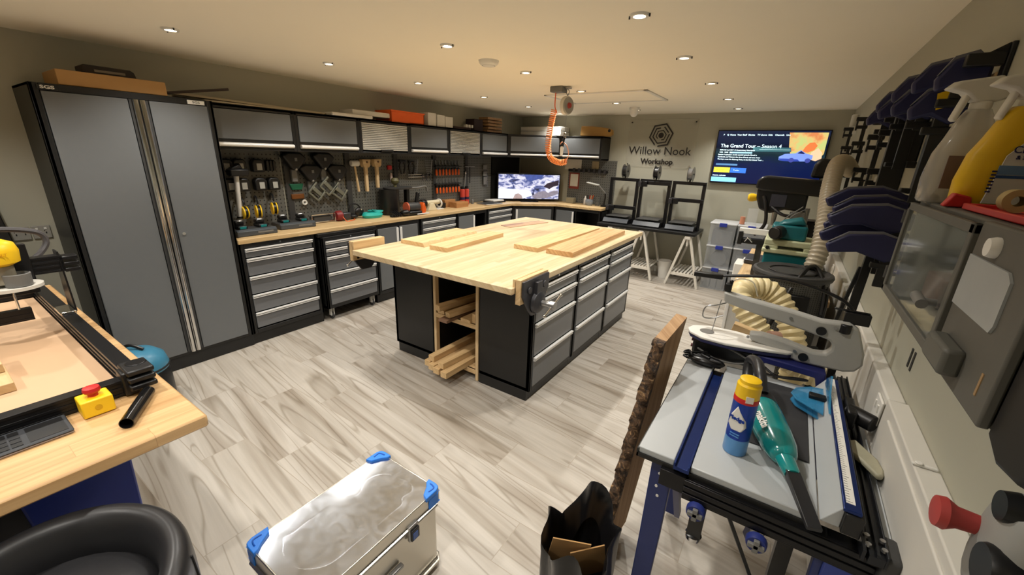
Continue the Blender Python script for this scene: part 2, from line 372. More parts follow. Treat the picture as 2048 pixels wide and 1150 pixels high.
M().lathe([(.004,.0),(.025,.004),(.042,.022),(.05,.05),(.05,.088)], n=24).build('dome', WHT, t, ang=70)
t = thing('ceiling_hatch', 'flush loft hatch in the ceiling with a thin trim frame', 'hatch', (-1.9, 4.63, HC-.01), world=True)
m_ = M()
for a in ((-2.46,-1.33,4.24,4.275),(-2.46,-1.33,4.985,5.02),(-2.46,-2.425,4.24,5.02),(-1.365,-1.33,4.24,5.02)): m_.box(*a, HC-.011, HC)
m_.build('frame', WHT, t, bevel=.003)
M().box(-2.42, -1.37, 4.28, 4.98, HC-.004, HC).build('panel', CEILM, t)

# ================================================================ cabinets (local: x = width, front at y = 0 facing -y, z up)
def handle_strip(x0, x1, zt):
    return M().prism([(-.022, zt), (-.022, zt-.009), (-.014, zt-.012), (-.001, zt-.012), (-.001, zt)], 'x', x0, x1).prism([(-.016, zt-.019), (-.018, zt-.025), (-.001, zt-.029), (-.001, zt-.017)], 'x', x0, x1)
def carcass(W, D, H, z0=.1, kick=.03, rail=.045, side=.04):
    m_ = M()
    m_.box(0, W, .02, D, z0, z0+.03).box(0, W, .02, D, H-.02, H)
    m_.box(0, .02, .0, D, z0, H).box(W-.02, W, .0, D, z0, H).box(0, W, D-.01, D, z0, H)
    m_.box(0, side, 0, .03, z0, H).box(W-side, W, 0, .03, z0, H).box(side, W-side, 0, .03, H-rail, H).box(side, W-side, 0, .03, z0, z0+.035)
    if kick is not None: m_.box(.0, W, kick, D, 0, z0+.002)
    return m_
def drawer_unit(label, zs, W=.68, D=.46, H=.91, group='drawer cabinets', name='drawer_cabinet', z0=.1, kick=.02, side=.04):
    t = thing(name, label, 'cabinet', group=group)
    carcass(W, D, H, z0, kick, H-zs[0]-.004, side).build('body', BLK, t, bevel=.003)
    M().cyl((W/2, .002, (H+zs[0])/2), (W/2, -.006, (H+zs[0])/2), .009, n=12).build('lock', CHR, t)
    for a, b_ in zip(zs, zs[1:]):
        d = M().box(side+.006, W-side-.006, -.002, .03, b_+.008, a-.02).box(side+.01, W-side-.01, .03, D-.06, b_+.02, a-.03).build('drawer', DGRY, t, bevel=.003)
        h = handle_strip(side+.004, W-side-.004, a-.002).build('handle', ALU, d); h['label'] = 'full width bright aluminium handle'
    return t
ZW = [.868, .782, .622, .456, .292, .140]
XF = -3.707; R90 = PI/2
u1 = drawer_unit('black and grey five drawer floor cabinet right beside the tall locker', ZW); u1.location = (XF, 1.487, 0); u1.rotation_euler.z = R90
dup(u1, (XF, 3.527, 0), R90, 'black and grey drawer floor cabinet right of the two-door cabinet')
dup(u1, (XF, 4.887, 0), R90, 'black and grey drawer floor cabinet left of the corner cabinet')
def door_unit(label, doors, W=.68, D=.46, H=.91, name='floor_cabinet', openx=None, group='door cabinets'):
    t = thing(name, label, 'cabinet', group=group)
    b_ = carcass(W, D, H)
    if openx: b_.box(openx[0]-.012, openx[0], 0, D, .1, H)
    b_.build('body', BLK, t, bevel=.003)
    for (a, c, hs) in doors:
        d = M().box(a, c, -.004, .018, .145, H-.05).build('door', GRY, t, bevel=.003)
        hx = c-.012 if hs > 0 else a+.012
        M().box(hx-.014, hx+.014, -.018, -.004, .16, H-.06).build('handle', ALU, d, bevel=.004)
    return t
d1 = door_unit('grey two-door floor cabinet between the rolling drawers and the next drawers', [(.045,.325,1),(.355,.635,-1)]); d1.location = (XF, 2.847, 0); d1.rotation_euler.z = R90
d2 = door_unit('black floor cabinet with one grey door and an open slot on its right', [(.045,.37,1)], openx=(.40,.6)); d2.location = (XF, 4.207, 0); d2.rotation_euler.z = R90
M().prism([(-3.95,4.66),(-3.75,4.66),(-3.75,4.82),(-3.95,4.82)], 'z', .14, .55).build('waste_box', DKG)
tag(bpy.context.scene.objects['waste_box'], 'dark box standing in the open slot of the floor cabinet', 'box')
# corner base cabinet
def corner_unit(name, label, xa, ya, xb, yb, z0, z1, kick, dz0, dz1, hz=None):
    t = thing(name, label, 'cabinet', (WL+.3, WB-.3, z0), world=True)
    pts = [(WL+.004, ya+.002), (xa, ya+.002), (xb-.002, yb), (xb-.002, WB-.004), (WL+.004, WB-.004)]
    M().prism(pts, 'z', z0+kick, z1).build('body', BLK, t, bevel=.003)
    if kick: M().prism([(WL+.004, ya+.002), (xa-.03, ya+.002), (xb-.002, yb+.03), (xb-.002, WB-.004), (WL+.004, WB-.004)], 'z', z0, z0+kick+.002).build('plinth', BLK, t)
    p, q = Vector((xa, ya, 0)), Vector((xb, yb, 0)); d = (q-p).normalized(); nrm = Vector((d.y, -d.x, 0)); mid = (p+q)/2; L_ = (q-p).length; an = math.atan2(d.y, d.x)
    dd = M().cb((mid.x+nrm.x*.006, mid.y+nrm.y*.006, (dz0+dz1)/2), (L_-.09, .02, dz1-dz0), (0,0,an)).build('door', GRY, t, bevel=.003)
    if hz: M().cb((mid.x+nrm.x*.012, mid.y+nrm.y*.012, hz), (L_-.09, .02, .024), (0,0,an)).build('handle', ALU, dd, bevel=.005)
    else:
        e = p + d*.07 + nrm*.018; M().cb((e.x, e.y, (dz0+dz1)/2), (.028, .014, dz1-dz0-.02), (0,0,an)).build('handle', ALU, dd, bevel=.004)
    return t
corner_unit('corner_floor_cabinet', 'angled corner floor cabinet with one grey door under the monitor', XF, 5.567, -3.2, 6.035, 0, .91, .1, .15, .86)
corner_unit('corner_wall_cabinet', 'angled corner wall cupboard with a long grey flap above the monitor', -3.838, 5.567, -3.2, 6.165, 1.655, 2.0, 0, 1.75, 1.965, 1.70)
d3 = door_unit('black floor cabinet on the back wall with one grey door and an open cubby', [(.045,.36,1)], W=.826, openx=(.40,.6)); d3.location = (-3.198, 6.042, 0)
M().box(-2.74, -2.47, 6.1, 6.4, .16, .5).build('drawstring_bag', mat('blue_grey_fabric', (60, 66, 84), .8), bevel=.04, seg=3)
tag(bpy.context.scene.objects['drawstring_bag'], 'blue grey soft box inside the open cubby on the back wall', 'box')

# rolling cabinet
rc = drawer_unit('black and grey rolling drawer cabinet on castors, parked under the worktop', [.832, .755, .675, .51, .335, .165], W=.645, D=.43, H=.872, name='rolling_tool_cabinet', z0=.135, kick=None, group=None, side=.035)
rc.location = (-3.66, 2.19, 0); rc.rotation_euler.z = R90
for (cx, cy) in ((.07,.06),(.575,.06),(.07,.37),(.575,.37)):
    c = M().box(cx-.03, cx+.03, cy-.03, cy+.03, .127, .136).box(cx-.018, cx-.013, cy-.015, cy+.03, .04, .13).box(cx+.013, cx+.018, cy-.015, cy+.03, .04, .13).build('castor', WHT, rc, bevel=.002)
    M().cyl((cx-.012, cy+.012, .034), (cx+.012, cy+.012, .034), .034, n=20).build('wheel', DKG, c, bevel=.004)
M().box(XF-.02, -3.67, 2.17, 2.845, .875, .908).build('bench_rail', BLK, bevel=.003)
tag(bpy.context.scene.objects['bench_rail'], 'black steel rail under the worktop above the rolling drawers', 'rail')

# tall locker
t = thing('tall_locker', 'tall black and grey two-door locker with chrome centre handles', 'cabinet', (XF, .572, 0), R90)
carcass(.915, .466, 2.0, .1, .006, .042, .04).build('body', BLK, t, bevel=.004)
for a, c in ((.042,.425),(.535,.873)): M().box(a, c, -.006, .02, .125, 1.957).build('door', GRY, t, bevel=.003)
M().box(.43, .53, -.002, .02, .125, 1.957).build('door_edge', DKG, t)
for a in (.462, .498): M().lathe([(.0165,.125),(.0165,1.957)], (a,-.012,0), 16).build('handle_bar', CHR, t)
M().cyl((.567,-.004,1.053),(.567,-.012,1.053),.011).build('lock', CHR, t)
b1 = M().box(.03, .115, -.008, .0, 1.964, 1.990).build('badge', BPL, t, bevel=.002)
text('SGS', 'badge_lettering', .024, face((.072,-.009,1.977), '-y'), WHT, b1, sx=1.5, bold=.0008)
b2 = M().box(.755, .86, -.008, .0, 1.963, 1.990).build('badge', ALU, t, bevel=.002)
text('SGS', 'badge_lettering', .02, face((.807,-.009,1.9765), '-y'), BPL, b2, sx=1.4)

# wall cupboards
def wall_cab(label, roller, W=.68, D=.335):
    t = thing('wall_cupboard', label, 'cupboard', group='wall cupboards')
    b_ = M().box(0,W,0,D,1.98,2.0).box(0,W,.01,D,1.655,1.675).box(0,.03,0,D,1.655,2.0).box(W-.03,W,0,D,1.655,2.0).box(0,W,D-.01,D,1.655,2.0)
    b_.box(0,W,0,.02,1.968,2.0).box(0,W,.004,.02,1.655,1.672)
    b_.build('body', BLK, t, bevel=.003)
    if not roller:
        d = M().box(.034, W-.034, -.004, .016, 1.742, 1.964).build('flap_door', GRY, t, bevel=.003)
        M().lathe([(.014,.034),(.014,W-.034)], (0,-.012,1.700), 16, ax='x').box(.034, W-.034, -.01, .01, 1.684, 1.716).build('handle', ALU, d)
        M().box(.034, W-.034, .003, .016, 1.672, 1.742).build('lower_panel', BLK, t)
    else:
        m_ = M(); n = 15; h = (1.965-1.69)/n
        for i in range(n): z = 1.69+i*h; m_.prism([(.016,z),(-.002,z+.002),(-.006,z+h*.5),(-.002,z+h-.003),(.016,z+h-.001)], 'x', .032, W-.032)
        s_ = m_.build('roller_shutter', mat('shutter_aluminium', (198,197,190), .32, metal=.35, var=.03), t)
        M().box(W*.38, W*.62, -.022, -.004, 1.676, 1.70).build('handle', BPL, s_, bevel=.004)
    return t
labs = ['grey flap wall cupboard next to the tall locker', 'grey flap wall cupboard, second from the tall locker', 'roller shutter wall cupboard above the mallets', 'grey flap wall cupboard between the two roller shutters', 'roller shutter wall cupboard above the orange screwdrivers', 'grey flap wall cupboard beside the corner cupboard']
pf = wall_cab(labs[0], False); pr = wall_cab(labs[2], True)
for k, l in enumerate(labs):
    pos = (-3.838, 1.489+.68*k, 0)
    src = pr if k in (2, 4) else pf
    if k in (0, 2): src.location = pos; src.rotation_euler.z = R90
    else: dup(src, pos, R90, l)
dup(pf, (-3.198, 6.168, 0), 0, 'grey flap wall cupboard on the back wall, right of the corner')

# worktop, pegboards
M().prism([(WL+.002,1.49),(-3.694,1.49),(-3.694,5.52),(-3.15,6.02),(-2.368,6.02),(-2.368,WB-.004),(WL+.002,WB-.004)], 'z', .911, .949).build('worktop', CNT, bevel=.003)
tag(bpy.context.scene.objects['worktop'], 'long pale wooden worktop running round the corner on the floor cabinets', 'worktop')
PEG = peg_mat('pegboard_steel', (98, 98, 93), 1, 2); PEGX = peg_mat('pegboard_steel_back', (98, 98, 93), 0, 2)
for k in range(6):
    t = M().box(WL+.003, WL+.025, 1.50+.68*k, 1.50+.68*k+.655, .955, 1.652).build('pegboard_panel', PEG)
    tag(t, 'dark grey perforated tool panel ' + ['beside the tall locker','behind the black dust shrouds','behind the wooden mallets','behind the spanners','behind the orange screwdrivers','left of the monitor'][k], 'pegboard', 'pegboard panels')
    M().box(WL+.025, WL+.033, 1.502+.68*k, 1.502+.68*k+.06, .957, 1.65).build('plain_strip', DKG, t)
t = M().box(WL+.003, WL+.03, 5.585, 6.4, .955, 1.652).build('corner_back_board', BLK); tag(t, 'black corner back panel behind the monitor', 'panel')
t = M().box(-3.2, -2.372, WB-.028, WB-.004, .955, 1.652).build('pegboard_panel', PEGX); tag(t, 'dark grey perforated tool panel on the back wall', 'pegboard', 'pegboard panels')
# ================================================================ island bench
IX0, IX1, IY0, IY1 = -2.736, -1.242, 1.883, 4.417
M().box(IX0, IX1, IY0, IY1, .908, .948).build('island_worktop', BUTCH, bevel=.003)
tag(bpy.context.scene.objects['island_worktop'], 'large pale butcher block worktop of the central island', 'worktop')
ZI = [.862, .760, .600, .345, .100]
i1 = drawer_unit('island drawer cabinet nearest the vice, black side and grey drawers', ZI, D=.455, H=.907, name='island_drawer_cabinet', z0=.08, kick=.025, group='island drawer cabinets', side=.035)
i1.location = (-1.272, 2.197, 0); i1.rotation_euler.z = R90
dup(i1, (-1.272, 2.877, 0), R90, 'island drawer cabinet in the middle of the right-hand side')
dup(i1, (-1.272, 3.557, 0), R90, 'island drawer cabinet farthest along the right-hand side')
dup(i1, (-2.655, 2.877, 0), -R90, 'island drawer cabinet with its black end beside the timber rack, facing the wall cupboards')
dup(i1, (-2.655, 3.557, 0), -R90, 'second island drawer cabinet facing the wall cupboards')
dup(i1, (-2.655, 4.237, 0), -R90, 'third island drawer cabinet facing the wall cupboards')
t = thing('timber_rack', 'open pine rack between the island cabinets holding offcuts', 'rack', (-1.965, 2.2, 0), world=True)
for x in (-2.192, -1.762):
    M().box(x, x+.026, 2.197, 2.235, .004, .905).build('post', PINEZ, t, bevel=.002)
    M().box(x, x+.026, 4.1, 4.14, .004, .905).build('post', PINEZ, t, bevel=.002)
for z in (.455, .075):
    M().box(-2.166, -1.762, 2.20, 4.1, z, z+.018).box(-2.166, -1.762, 2.198, 2.216, z-.02, z+.018).build('shelf', PINEX, t, bevel=.002)
M().box(-2.166, -1.762, 3.2, 3.21, .1, .9).build('divider', BLK, t)
def plank(label, p, q, w, h, mt=None, name='timber_offcut', group=None, cat='timber'):
    """a sawn length from p to q (bottom centre line)"""
    p, q = Vector(p), Vector(q); d = q-p; L_ = d.length; m_ = M().box(-w/2, w/2, 0, L_, 0, h)
    me = m_.build(name, mt or PINE, bevel=.0015)
    rz = math.atan2(-d.x, d.y); rx = math.asin(d.z/L_)
    me.location = (p+q)/2; me.rotation_euler = (rx, 0, rz)
    return tag(me, label, cat, group)
G1 = 'offcuts on the upper shelf of the timber rack'; G2 = 'offcuts on the lower shelf of the timber rack'
plank('thick pale offcut lying on top of the upper rack shelf pile', (-2.075, 2.12, .535), (-1.93, 3.0, .53), .055, .045, group=G1)
plank('squared pale offcut beside the thick one on the upper rack shelf', (-1.98, 2.13, .500), (-1.85, 2.95, .52), .05, .04, group=G1)
plank('flat pine offcut against the left post of the upper rack shelf', (-2.115, 2.2, .475), (-2.1, 2.9, .475), .07, .03, group=G1)
plank('dark brown offcut poking out over the edge of the upper rack shelf', (-1.985, 2.08, .474), (-1.97, 2.8, .474), .085, .022, staves('dark_walnut', (120, 92, 72), (134, 104, 84), 1, .3, 3, .5, .2), group=G1)
plank('flat wide offcut at the right of the upper rack shelf', (-1.855, 2.19, .475), (-1.83, 2.9, .475), .095, .024, group=G1)
plank('short upright block at the right post of the upper rack shelf', (-1.79, 2.21, .474), (-1.79, 2.5, .474), .03, .075, group=G1)
for k, (x, x2, z, y) in enumerate([(-2.10, -2.09, .094, 2.02), (-2.03, -2.02, .094, 1.99), (-1.96, -1.95, .094, 1.97), (-1.875, -1.86, .094, 1.96), (-2.065, -2.05, .143, 2.03), (-1.93, -1.86, .143, 1.99)]):
    plank('pale square timber jutting from the lower rack shelf, ' + ['far left, bottom layer','second from left, bottom layer','third from left, bottom layer','far right, bottom layer','left, top layer','right, top layer'][k], (x, y, z), (x2, y+1.1, z), .058, .047, group=G2)
# planks on the island
def slab(label, c, L_, w, h, rz, mt=PINE, name='pine_board', live=False, z=.948):
    m_ = M()
    if live:
        n = 26; rs = []
        for i in range(n+1):
            y = -L_/2+L_*i/n; e = w/2 + .012*math.sin(i*1.1)+.010*math.sin(i*2.7+1)
            rs.append([(-w/2, y, 0), (e+.012, y, 0), (e, y, h*.6), (e-.012+.006*math.sin(i*3), y, h), (-w/2, y, h)])
        m_.rings(rs)
    else: m_.box(-w/2, w/2, -L_/2, L_/2, 0, h)
    o = m_.build(name, mt, bevel=.0015); o.location = (c[0], c[1], z); o.rotation_euler.z = rz
    return tag(o, label, 'board')
slab('thick pine board with a splintered live edge, back left of the island top', (-2.545, 2.69), .74, .25, .034, .04, live=True)
slab('thick pine board lying in front of the live-edged one on the island', (-2.26, 2.73), .84, .18, .036, .06)
slab('wide board with a wavy worn face, left one of the right-hand pair', (-1.725, 3.45), 1.3, .23, .038, .0, PINE)
slab('long pine board nearest the right edge of the island top', (-1.445, 3.48), 1.30, .235, .040, .027, staves('knotty_pine', (206, 166, 118), (220, 184, 136), 1, .3, 3., .5, .3))
slab('thin narrow strip with dark purple edges at the far end of the island', (-2.435, 3.93), .62, .15, .006, -.21, staves('purple_edged_strip', (196, 164, 130), (120, 78, 84), 1, .05, 3, .5, .15), name='veneer_strip')
# woodworking vices
def vice(name, label, loc, rz, wide=.36):
    t = thing(name, label, 'vice', loc, rz)     # local: jaw face parallel to x, screw sticks out along -y
    M().box(-wide/2, wide/2, -.034, 0, -.02, .135).build('wooden_jaw', PINEX, t, bevel=.002)
    M().box(-wide/2, wide/2, .004, .022, .048, .135).build('inner_jaw', PINEX, t, bevel=.002)
    M().prism([(-.155,.125),(.155,.125),(.155,.03),(.085,-.075),(.045,-.12),(-.045,-.12),(-.085,-.075),(-.155,.03)], 'y', -.05, -.035).build('jaw_plate', IRON, t, bevel=.004)
    b_ = M().lathe([(.075,-.052),(.07,-.075),(.045,-.092),(.03,-.095)], (0,0,-.035), 24, ax='y')
    b_.prism([(-.05,-.075),(-.03,.1),(.03,.1),(.05,-.075)], 'y', -.075, -.05)
    b_.cyl((-.09,-.06,.06), (-.09,-.05,.06), .022).cyl((.09,-.06,.06), (.09,-.05,.06), .022)
    b_.build('casting', IRON, t, bevel=.003)
    M().cyl((0,-.09,-.035),(0,-.17,-.035),.02).cyl((0,-.15,-.035),(0,-.185,-.035),.027).build('screw', STL, t, bevel=.002)
    h = M().cyl((-.10,-.168,-.075),(.10,-.168,.005),.007)
    h.ell((-.10,-.168,-.075), .012).ell((.10,-.168,.005), .012).build('handle', CHR, t)
    M().cyl((-.1,0,-.0),(-.1,-.04,.0),.012).build('guide_rod', STL, t)
    M().cyl((.1,0,-.0),(.1,-.04,.0),.012).build('guide_rod', STL, t)
    return t
vice('woodworking_vice', 'cast iron woodworking vice with wooden jaws on the near right corner of the island', (IX1+.004, 2.085, .862), R90, .33)
v = vice('woodworking_vice', 'woodworking vice with wooden jaws on the left edge of the island', (IX0-.026, 2.05, .875), -R90, .30)
for c in v.children:
    if c.name.startswith('handle'): c.rotation_euler = (0, 0, 0); c.data.transform(Matrix.Translation((0,-.168,-.035)) @ Euler((0, 1.0, 0)).to_matrix().to_4x4() @ Matrix.Translation((0,.168,.035)))

# ================================================================ things on the wall worktop
ZT = .9495
def charger(label, loc, rz):
    t = thing('battery_charger', label, 'charger', loc, rz, 'twin battery chargers')
    M().prism([(-.10,0),(.10,0),(.10,.045),(.06,.058),(-.08,.055),(-.10,.04)], 'x', -.17, .17).build('base', DKG, t, bevel=.006)
    M().prism([(-.105,.004),(-.075,.004),(-.08,.06),(-.105,.044)], 'x', -.165, .165).build('front_lip', mat('charger_grey', (70, 74, 78), .35), t, bevel=.003)
    M().box(.0, .13, -.101, -.107, .02, .035).build('label_plate', MGP, t)
    for x in (-.09, .08):
        b_ = M().box(x-.04, x+.04, -.05, .06, .055, .085).box(x-.036, x+.036, -.0, .06, .085, .12).build('battery', BPL, t, bevel=.01)
        M().lathe([(.034,.12),(.03,.127),(.002,.127)], (x,.028,0), 18).build('battery_top', STL, b_)
        M().box(x-.025, x+.025, -.052, -.049, .06, .08).build('status_label', TEAL, b_)
    return t
c1 = charger('twin battery charger beside the tall locker, left one of two', (-3.90, 1.70, ZT), R90)
dup(c1, (-3.98, 2.12, ZT), R90-.08, 'twin battery charger with the tilted battery, right one of two')
# battery holders on the pegboard
def batt_holder():
    t = thing('wall_battery', 'x', 'battery', group='tool batteries clipped to the pegboard')
    M().prism([(-.052,-.055),(.052,-.055),(.055,.03),(.035,.06),(-.035,.06),(-.055,.03)], 'y', -.07, -.004).build('battery_case', BPL, t, bevel=.012, seg=3)
    M().box(-.018, .026, -.0715, -.069, -.036, .022).build('label', mat('label_grey', (176,176,170), .5), t)
    return t
bh = batt_holder(); XP = WL+.036
first = True
rowsn = ['upper row of wall batteries', 'lower row of wall batteries']
for r_, (z, ys) in enumerate(((1.52, (1.655, 1.765, 1.92)), (1.355, (1.665, 1.77, 1.92, 2.04)))):
    for k, y in enumerate(ys):
        lab = f'black tool battery with pale label, {ORD[k]} in the {rowsn[r_]}'
        if first: bh.location = (XP, y, z); bh.rotation_euler.z = R90; bh['label'] = lab; first = False
        else: dup(bh, (XP, y, z), R90, lab)
for k in range(3):
    o = M().prism([(2.0+.03*k,1.475),(2.024+.03*k,1.475),(2.026+.03*k,1.56),(2.012+.03*k,1.575),(2.0+.03*k,1.56)], 'x', XP, XP+.045).build('mag_battery_clip', BPL, bevel=.004)
    tag(o, f'small slim black battery clip, {ORD[k]} of three right of the upper wall batteries', 'clip', 'slim battery clips')
# tape measures / yellow
def tape_measure(label, y, z, x=-4.04):
    t = thing('tape_reel', label, 'tape measure', (x, y, z), group='yellow and black tape reels')
    M().lathe([(.002,-.022),(.055,-.022),(.058,-.012)], (0,0,0), 24, ax='y').build('left_cover', YEL, t)
    M().lathe([(.058,.012),(.055,.022),(.002,.022)], (0,0,0), 24, ax='y').build('right_cover', YEL, t)
    M().lathe([(.05,-.012),(.05,.012)], (0,0,0), 24, ax='y').build('core', BPL, t)
    M().torus((-.04,0,.07), .065, .008, 20, 6, 'y', .0, PI).build('hanger', BPL, t)
    return t
tr = tape_measure('yellow reel in the black hoop, leftmost of three on the pegboard', 1.72, 1.12)
tape_d = [('yellow reel in the black hoop, middle of three on the pegboard', 1.84), ('yellow reel in the black hoop, right of three on the pegboard', 1.985)]
for l, y in tape_d: dup(tr, (-4.04, y, 1.12+(.015 if y > 1.9 else 0)), -.25, l)
# work light on stalk
t = thing('work_light', 'black work light on a white stalk in front of the wall batteries', 'lamp', (-4.0, 1.675, 1.02), world=True)
M().cyl((-4.03,1.70,1.44),(-4.04,1.68,1.08),.02).build('stalk', WHT, t)
M().cyl((-4.04,1.68,1.08),(-4.045,1.68,1.02),.014).build('lower_stalk', WHT, t)
M().lathe([(.024,1.075),(.024,1.09)], (-4.04,1.68,0)).build('collar', BPL, t)
M().box(-4.05,-3.96,1.63,1.78,1.44,1.50).prism([(1.62,1.49),(1.72,1.55),(1.74,1.5)], 'x', -4.04, -3.97).build('head', BPL, t, bevel=.012)
M().cyl((-4.045,1.68,1.022),(-4.07,1.68,.951),.012).build('stem', MGP, t)
# routers' dust shrouds (black shields)
def shroud(label, y, z):
    t = thing('tool_guard', label, 'tool guard', (WL+.034, y, z), R90, 'black tool guards on the pegboard')
    M().prism([(-.13,.05),(-.07,.085),(.06,.08),(.12,.03),(.03,-.075),(-.03,-.085)], 'y', -.09, -.01).build('shield', BPL, t, bevel=.02, seg=3)
    M().box(-.03,.03,-.04,-.005,-.2,-.08).build('neck', MGP, t, bevel=.008)
    M().ell((0,-.075,-.075),.016).build('clamp_screw', STL, t)
    M().box(-.012,.012,-.095,-.088,.0,.03).build('logo_plate', MGP, t)
    return t
sh = shroud('black tool guard with a steel neck, upper left of four', 2.26, 1.565)
for l, y, z in (('black tool guard with a steel neck, lower left of four', 2.42, 1.45), ('black tool guard with a steel neck, upper right of four', 2.57, 1.57), ('black tool guard with a steel neck, lower right of four', 2.72, 1.45)): dup(sh, (WL+.034, y, z), R90, l)
# frog-clamps, green clip, brown holder, white roll
o = M().prism([(-.07,.02),(.07,.02),(.05,-.04),(-.05,-.04)], 'y', -.03, 0).build('green_tray', mat('green_plastic', (20, 92, 66), .45), bevel=.006); o.location = (XP, 2.28, 1.285); o.rotation_euler.z = R90; tag(o, 'green plastic holder on the pegboard', 'holder')
o = M().box(-.07,.06,-.03,0,-.02,.03).build('brown_holder', mat('brown_plastic', (112, 66, 24), .5), bevel=.006); o.location = (XP, 2.28, 1.195); o.rotation_euler.z = R90; tag(o, 'orange brown holder below the green holder on the pegboard', 'holder')
o = M().torus((0,0,0), .02, .009, 20, 8, 'x').build('washer_roll', WHT); o.location = (XP+.03, 2.33, 1.13); tag(o, 'small white ring hanging below the brown holder', 'ring')
def clamp_frame(label, y, z, rot):
    m_ = M()
    for a in (0, PI/2, PI):
        m_.X = Matrix.Rotation(rot, 4, 'X') @ Matrix.Rotation(a, 4, 'X'); m_.box(-.012,.012,-.07,.07,.055,.075)
    m_.X = Matrix.Rotation(rot, 4, 'X'); m_.box(-.016,.016,-.02,.02,-.05,.06)
    o = m_.build('corner_clamp', mat('clamp_aluminium', (128, 130, 118), .4, metal=.5), bevel=.004); o.location = (XP+.06, y, z); return tag(o, label, 'clamp', 'grey corner clamps on the pegboard')
clamp_frame('grey corner clamp on the pegboard, left one of three', 2.46, 1.16, .8)
clamp_frame('grey corner clamp on the pegboard, middle one of three', 2.59, 1.21, .75)
clamp_frame('grey corner clamp on the pegboard, right one of three', 2.72, 1.15, .9)
# radio with metal cage, red clamp light, visor, teal ear defenders
t = thing('cage_radio', 'small silver framed radio lying on the worktop behind the chargers', 'radio', (-4.06, 2.455, ZT), R90)
M().box(-.10,.10,-.04,.05,.004,.07).build('body', DKG, t, bevel=.008)
for z in (.012,.088): M().tube([(-.13,-.05,z),(.12,-.05,z),(.14,-.04,z),(.14,.05,z)], .007).build('rail', CHR, t)
for x in (-.13,.135): M().tube([(x,-.05,.0),(x,-.05,.088)], .007).build('upright', CHR, t)
t = thing('band_clamp', 'dark red band clamp with orange strap on the worktop', 'clamp', (-4.0, 2.66, ZT), R90)
M().lathe([(.045,-.07),(.055,-.05),(.055,-.01),(.045,.0)], (0,0,.056), 20, ax='x').build('drum', mat('dark_red', (122, 36, 38), .45), t)
M().box(0,.10,-.035,.035,.01,.085).build('body', IRON, t, bevel=.012)
M().tube(cat_rom([(-.02,-.05,.05),(-.0,-.09,.004),(.06,-.08,.004),(.12,-.06,.006),(.14,-.02,.01)]), .004).build('strap', ORG, t)
t = thing('head_visor', 'black visor with round lenses leaning on the pegboard', 'visor', (-4.06, 2.87, ZT), R90)
M().torus((0,0,.085), .075, .008, 24, 8, 'y').build('headband', BPL, t)
M().ell((.03,-.04,.07), (.06,.025,.05)).ell((-.05,-.03,.03), (.05,.05,.028)).build('lens_housing', BPL, t)
M().ell((.045,-.064,.10), .012).build('lens', CHR, t)
t = thing('ear_defenders', 'turquoise rubber strap coiled on the worktop', 'strap', (-3.97, 3.04, ZT), R90)
M().lathe([(.10,.002),(.115,.03),(.10,.058),(.06,.062),(.055,.03),(.06,.004)], n=28, sx=1.15, sy=.75).build('coil', mat('turquoise_rubber', (40, 178, 170), .45), t)
for a in (.1, .5, .9): M().cb((.02+.05*a, -.01, .066+.01*a), (.15,.028,.012), (0,.12,-.9+a)).build('band', mat('turquoise_rubber'), t, bevel=.004)
t = thing('folding_ruler_stand', 'black folding rack lying on the worktop beside the turquoise strap', 'rack', (-3.82, 3.26, ZT), R90)
for k in range(4): M().bar((-.06+.03*k,-.06,.02),(-.02+.03*k,.08,.05), .014, .02).build('arm', BPL, t)
M().box(-.08,.07,-.02,.02,.004,.022).build('base', BPL, t, bevel=.004)
# scroll: bench sander black with round disc table
t = thing('bench_disc_sander', 'black bench machine with a round table top and curved grey arm', 'machine', (-4.02, 3.45, ZT), world=True)
M().lathe([(.10,.951),(.115,.98),(.115,1.23),(.12,1.25)], (-4.02,3.34,0), 28).build('drum', BLK, t)
M().lathe([(.19,1.25),(.20,1.262),(.20,1.272),(.02,1.276)], (-4.0,3.46,0), 32, sy=1.0, sx=.66).build('round_table', DKG, t)
M().tube(cat_rom([(-4.0,3.55,1.255),(-3.99,3.75,1.252),(-4.0,3.92,1.262),(-4.0,3.95,1.20)]), [.018]*24, flat=.7).build('arm', MGP, t)
M().cyl((-4.0,3.42,1.27),(-4.0,3.42,1.30),.02).lathe([(.02,1.30),(.045,1.325),(.05,1.35),(.035,1.38)], (-4.0,3.42,0), 16).build('dust_cap', mat('olive_cap', (96, 92, 60), .5), t)
M().box(-4.04,-3.98,3.58,3.63,.951,1.25).build('column', BLK, t, bevel=.006)
t = thing('belt_sander', 'black and orange belt sander lying on the worktop', 'sander', (-3.79, 3.50, ZT), R90-.1)
M().box(-.17,.10,-.055,.055,.012,.055).build('base', BPL, t, bevel=.015)
M().lathe([(.045,-.09),(.055,-.08),(.055,.07),(.045,.085)], (0,0,.10), 22, ax='x').build('motor', DKG, t)
M().lathe([(.062,-.105),(.062,-.09)], (0,0,.10), 22, ax='x').build('ring', mat('salmon_plastic', (196, 96, 66), .5), t)
M().ell((-.13,-.03,.045),(.06,.04,.035)).build('nose', BPL, t)
M().prism([(.10,.02),(.15,.02),(.17,.06),(.14,.15),(.115,.12)], 'y', -.05, .04).build('orange_guard', ORG, t, bevel=.008)
M().bar((.05,0,.14),(.08,0,.27),.035,.04).build('handle', BPL, t, bevel=.006)
M().box(.02,.2,-.06,-.045,.01,.022).build('fence', ALU, t)
t = thing('rotary_tool', 'cream bench rotary tool on a small white stand', 'tool', (-3.98, 3.98, ZT), R90)
CRM = mat('cream_plastic', (216, 206, 176), .45)
M().prism([(-.085,0),(.085,0),(.085,.006),(.03,.09),(-.03,.09),(-.085,.006)], 'y', -.05, .05).build('stand', CRM, t, bevel=.004)
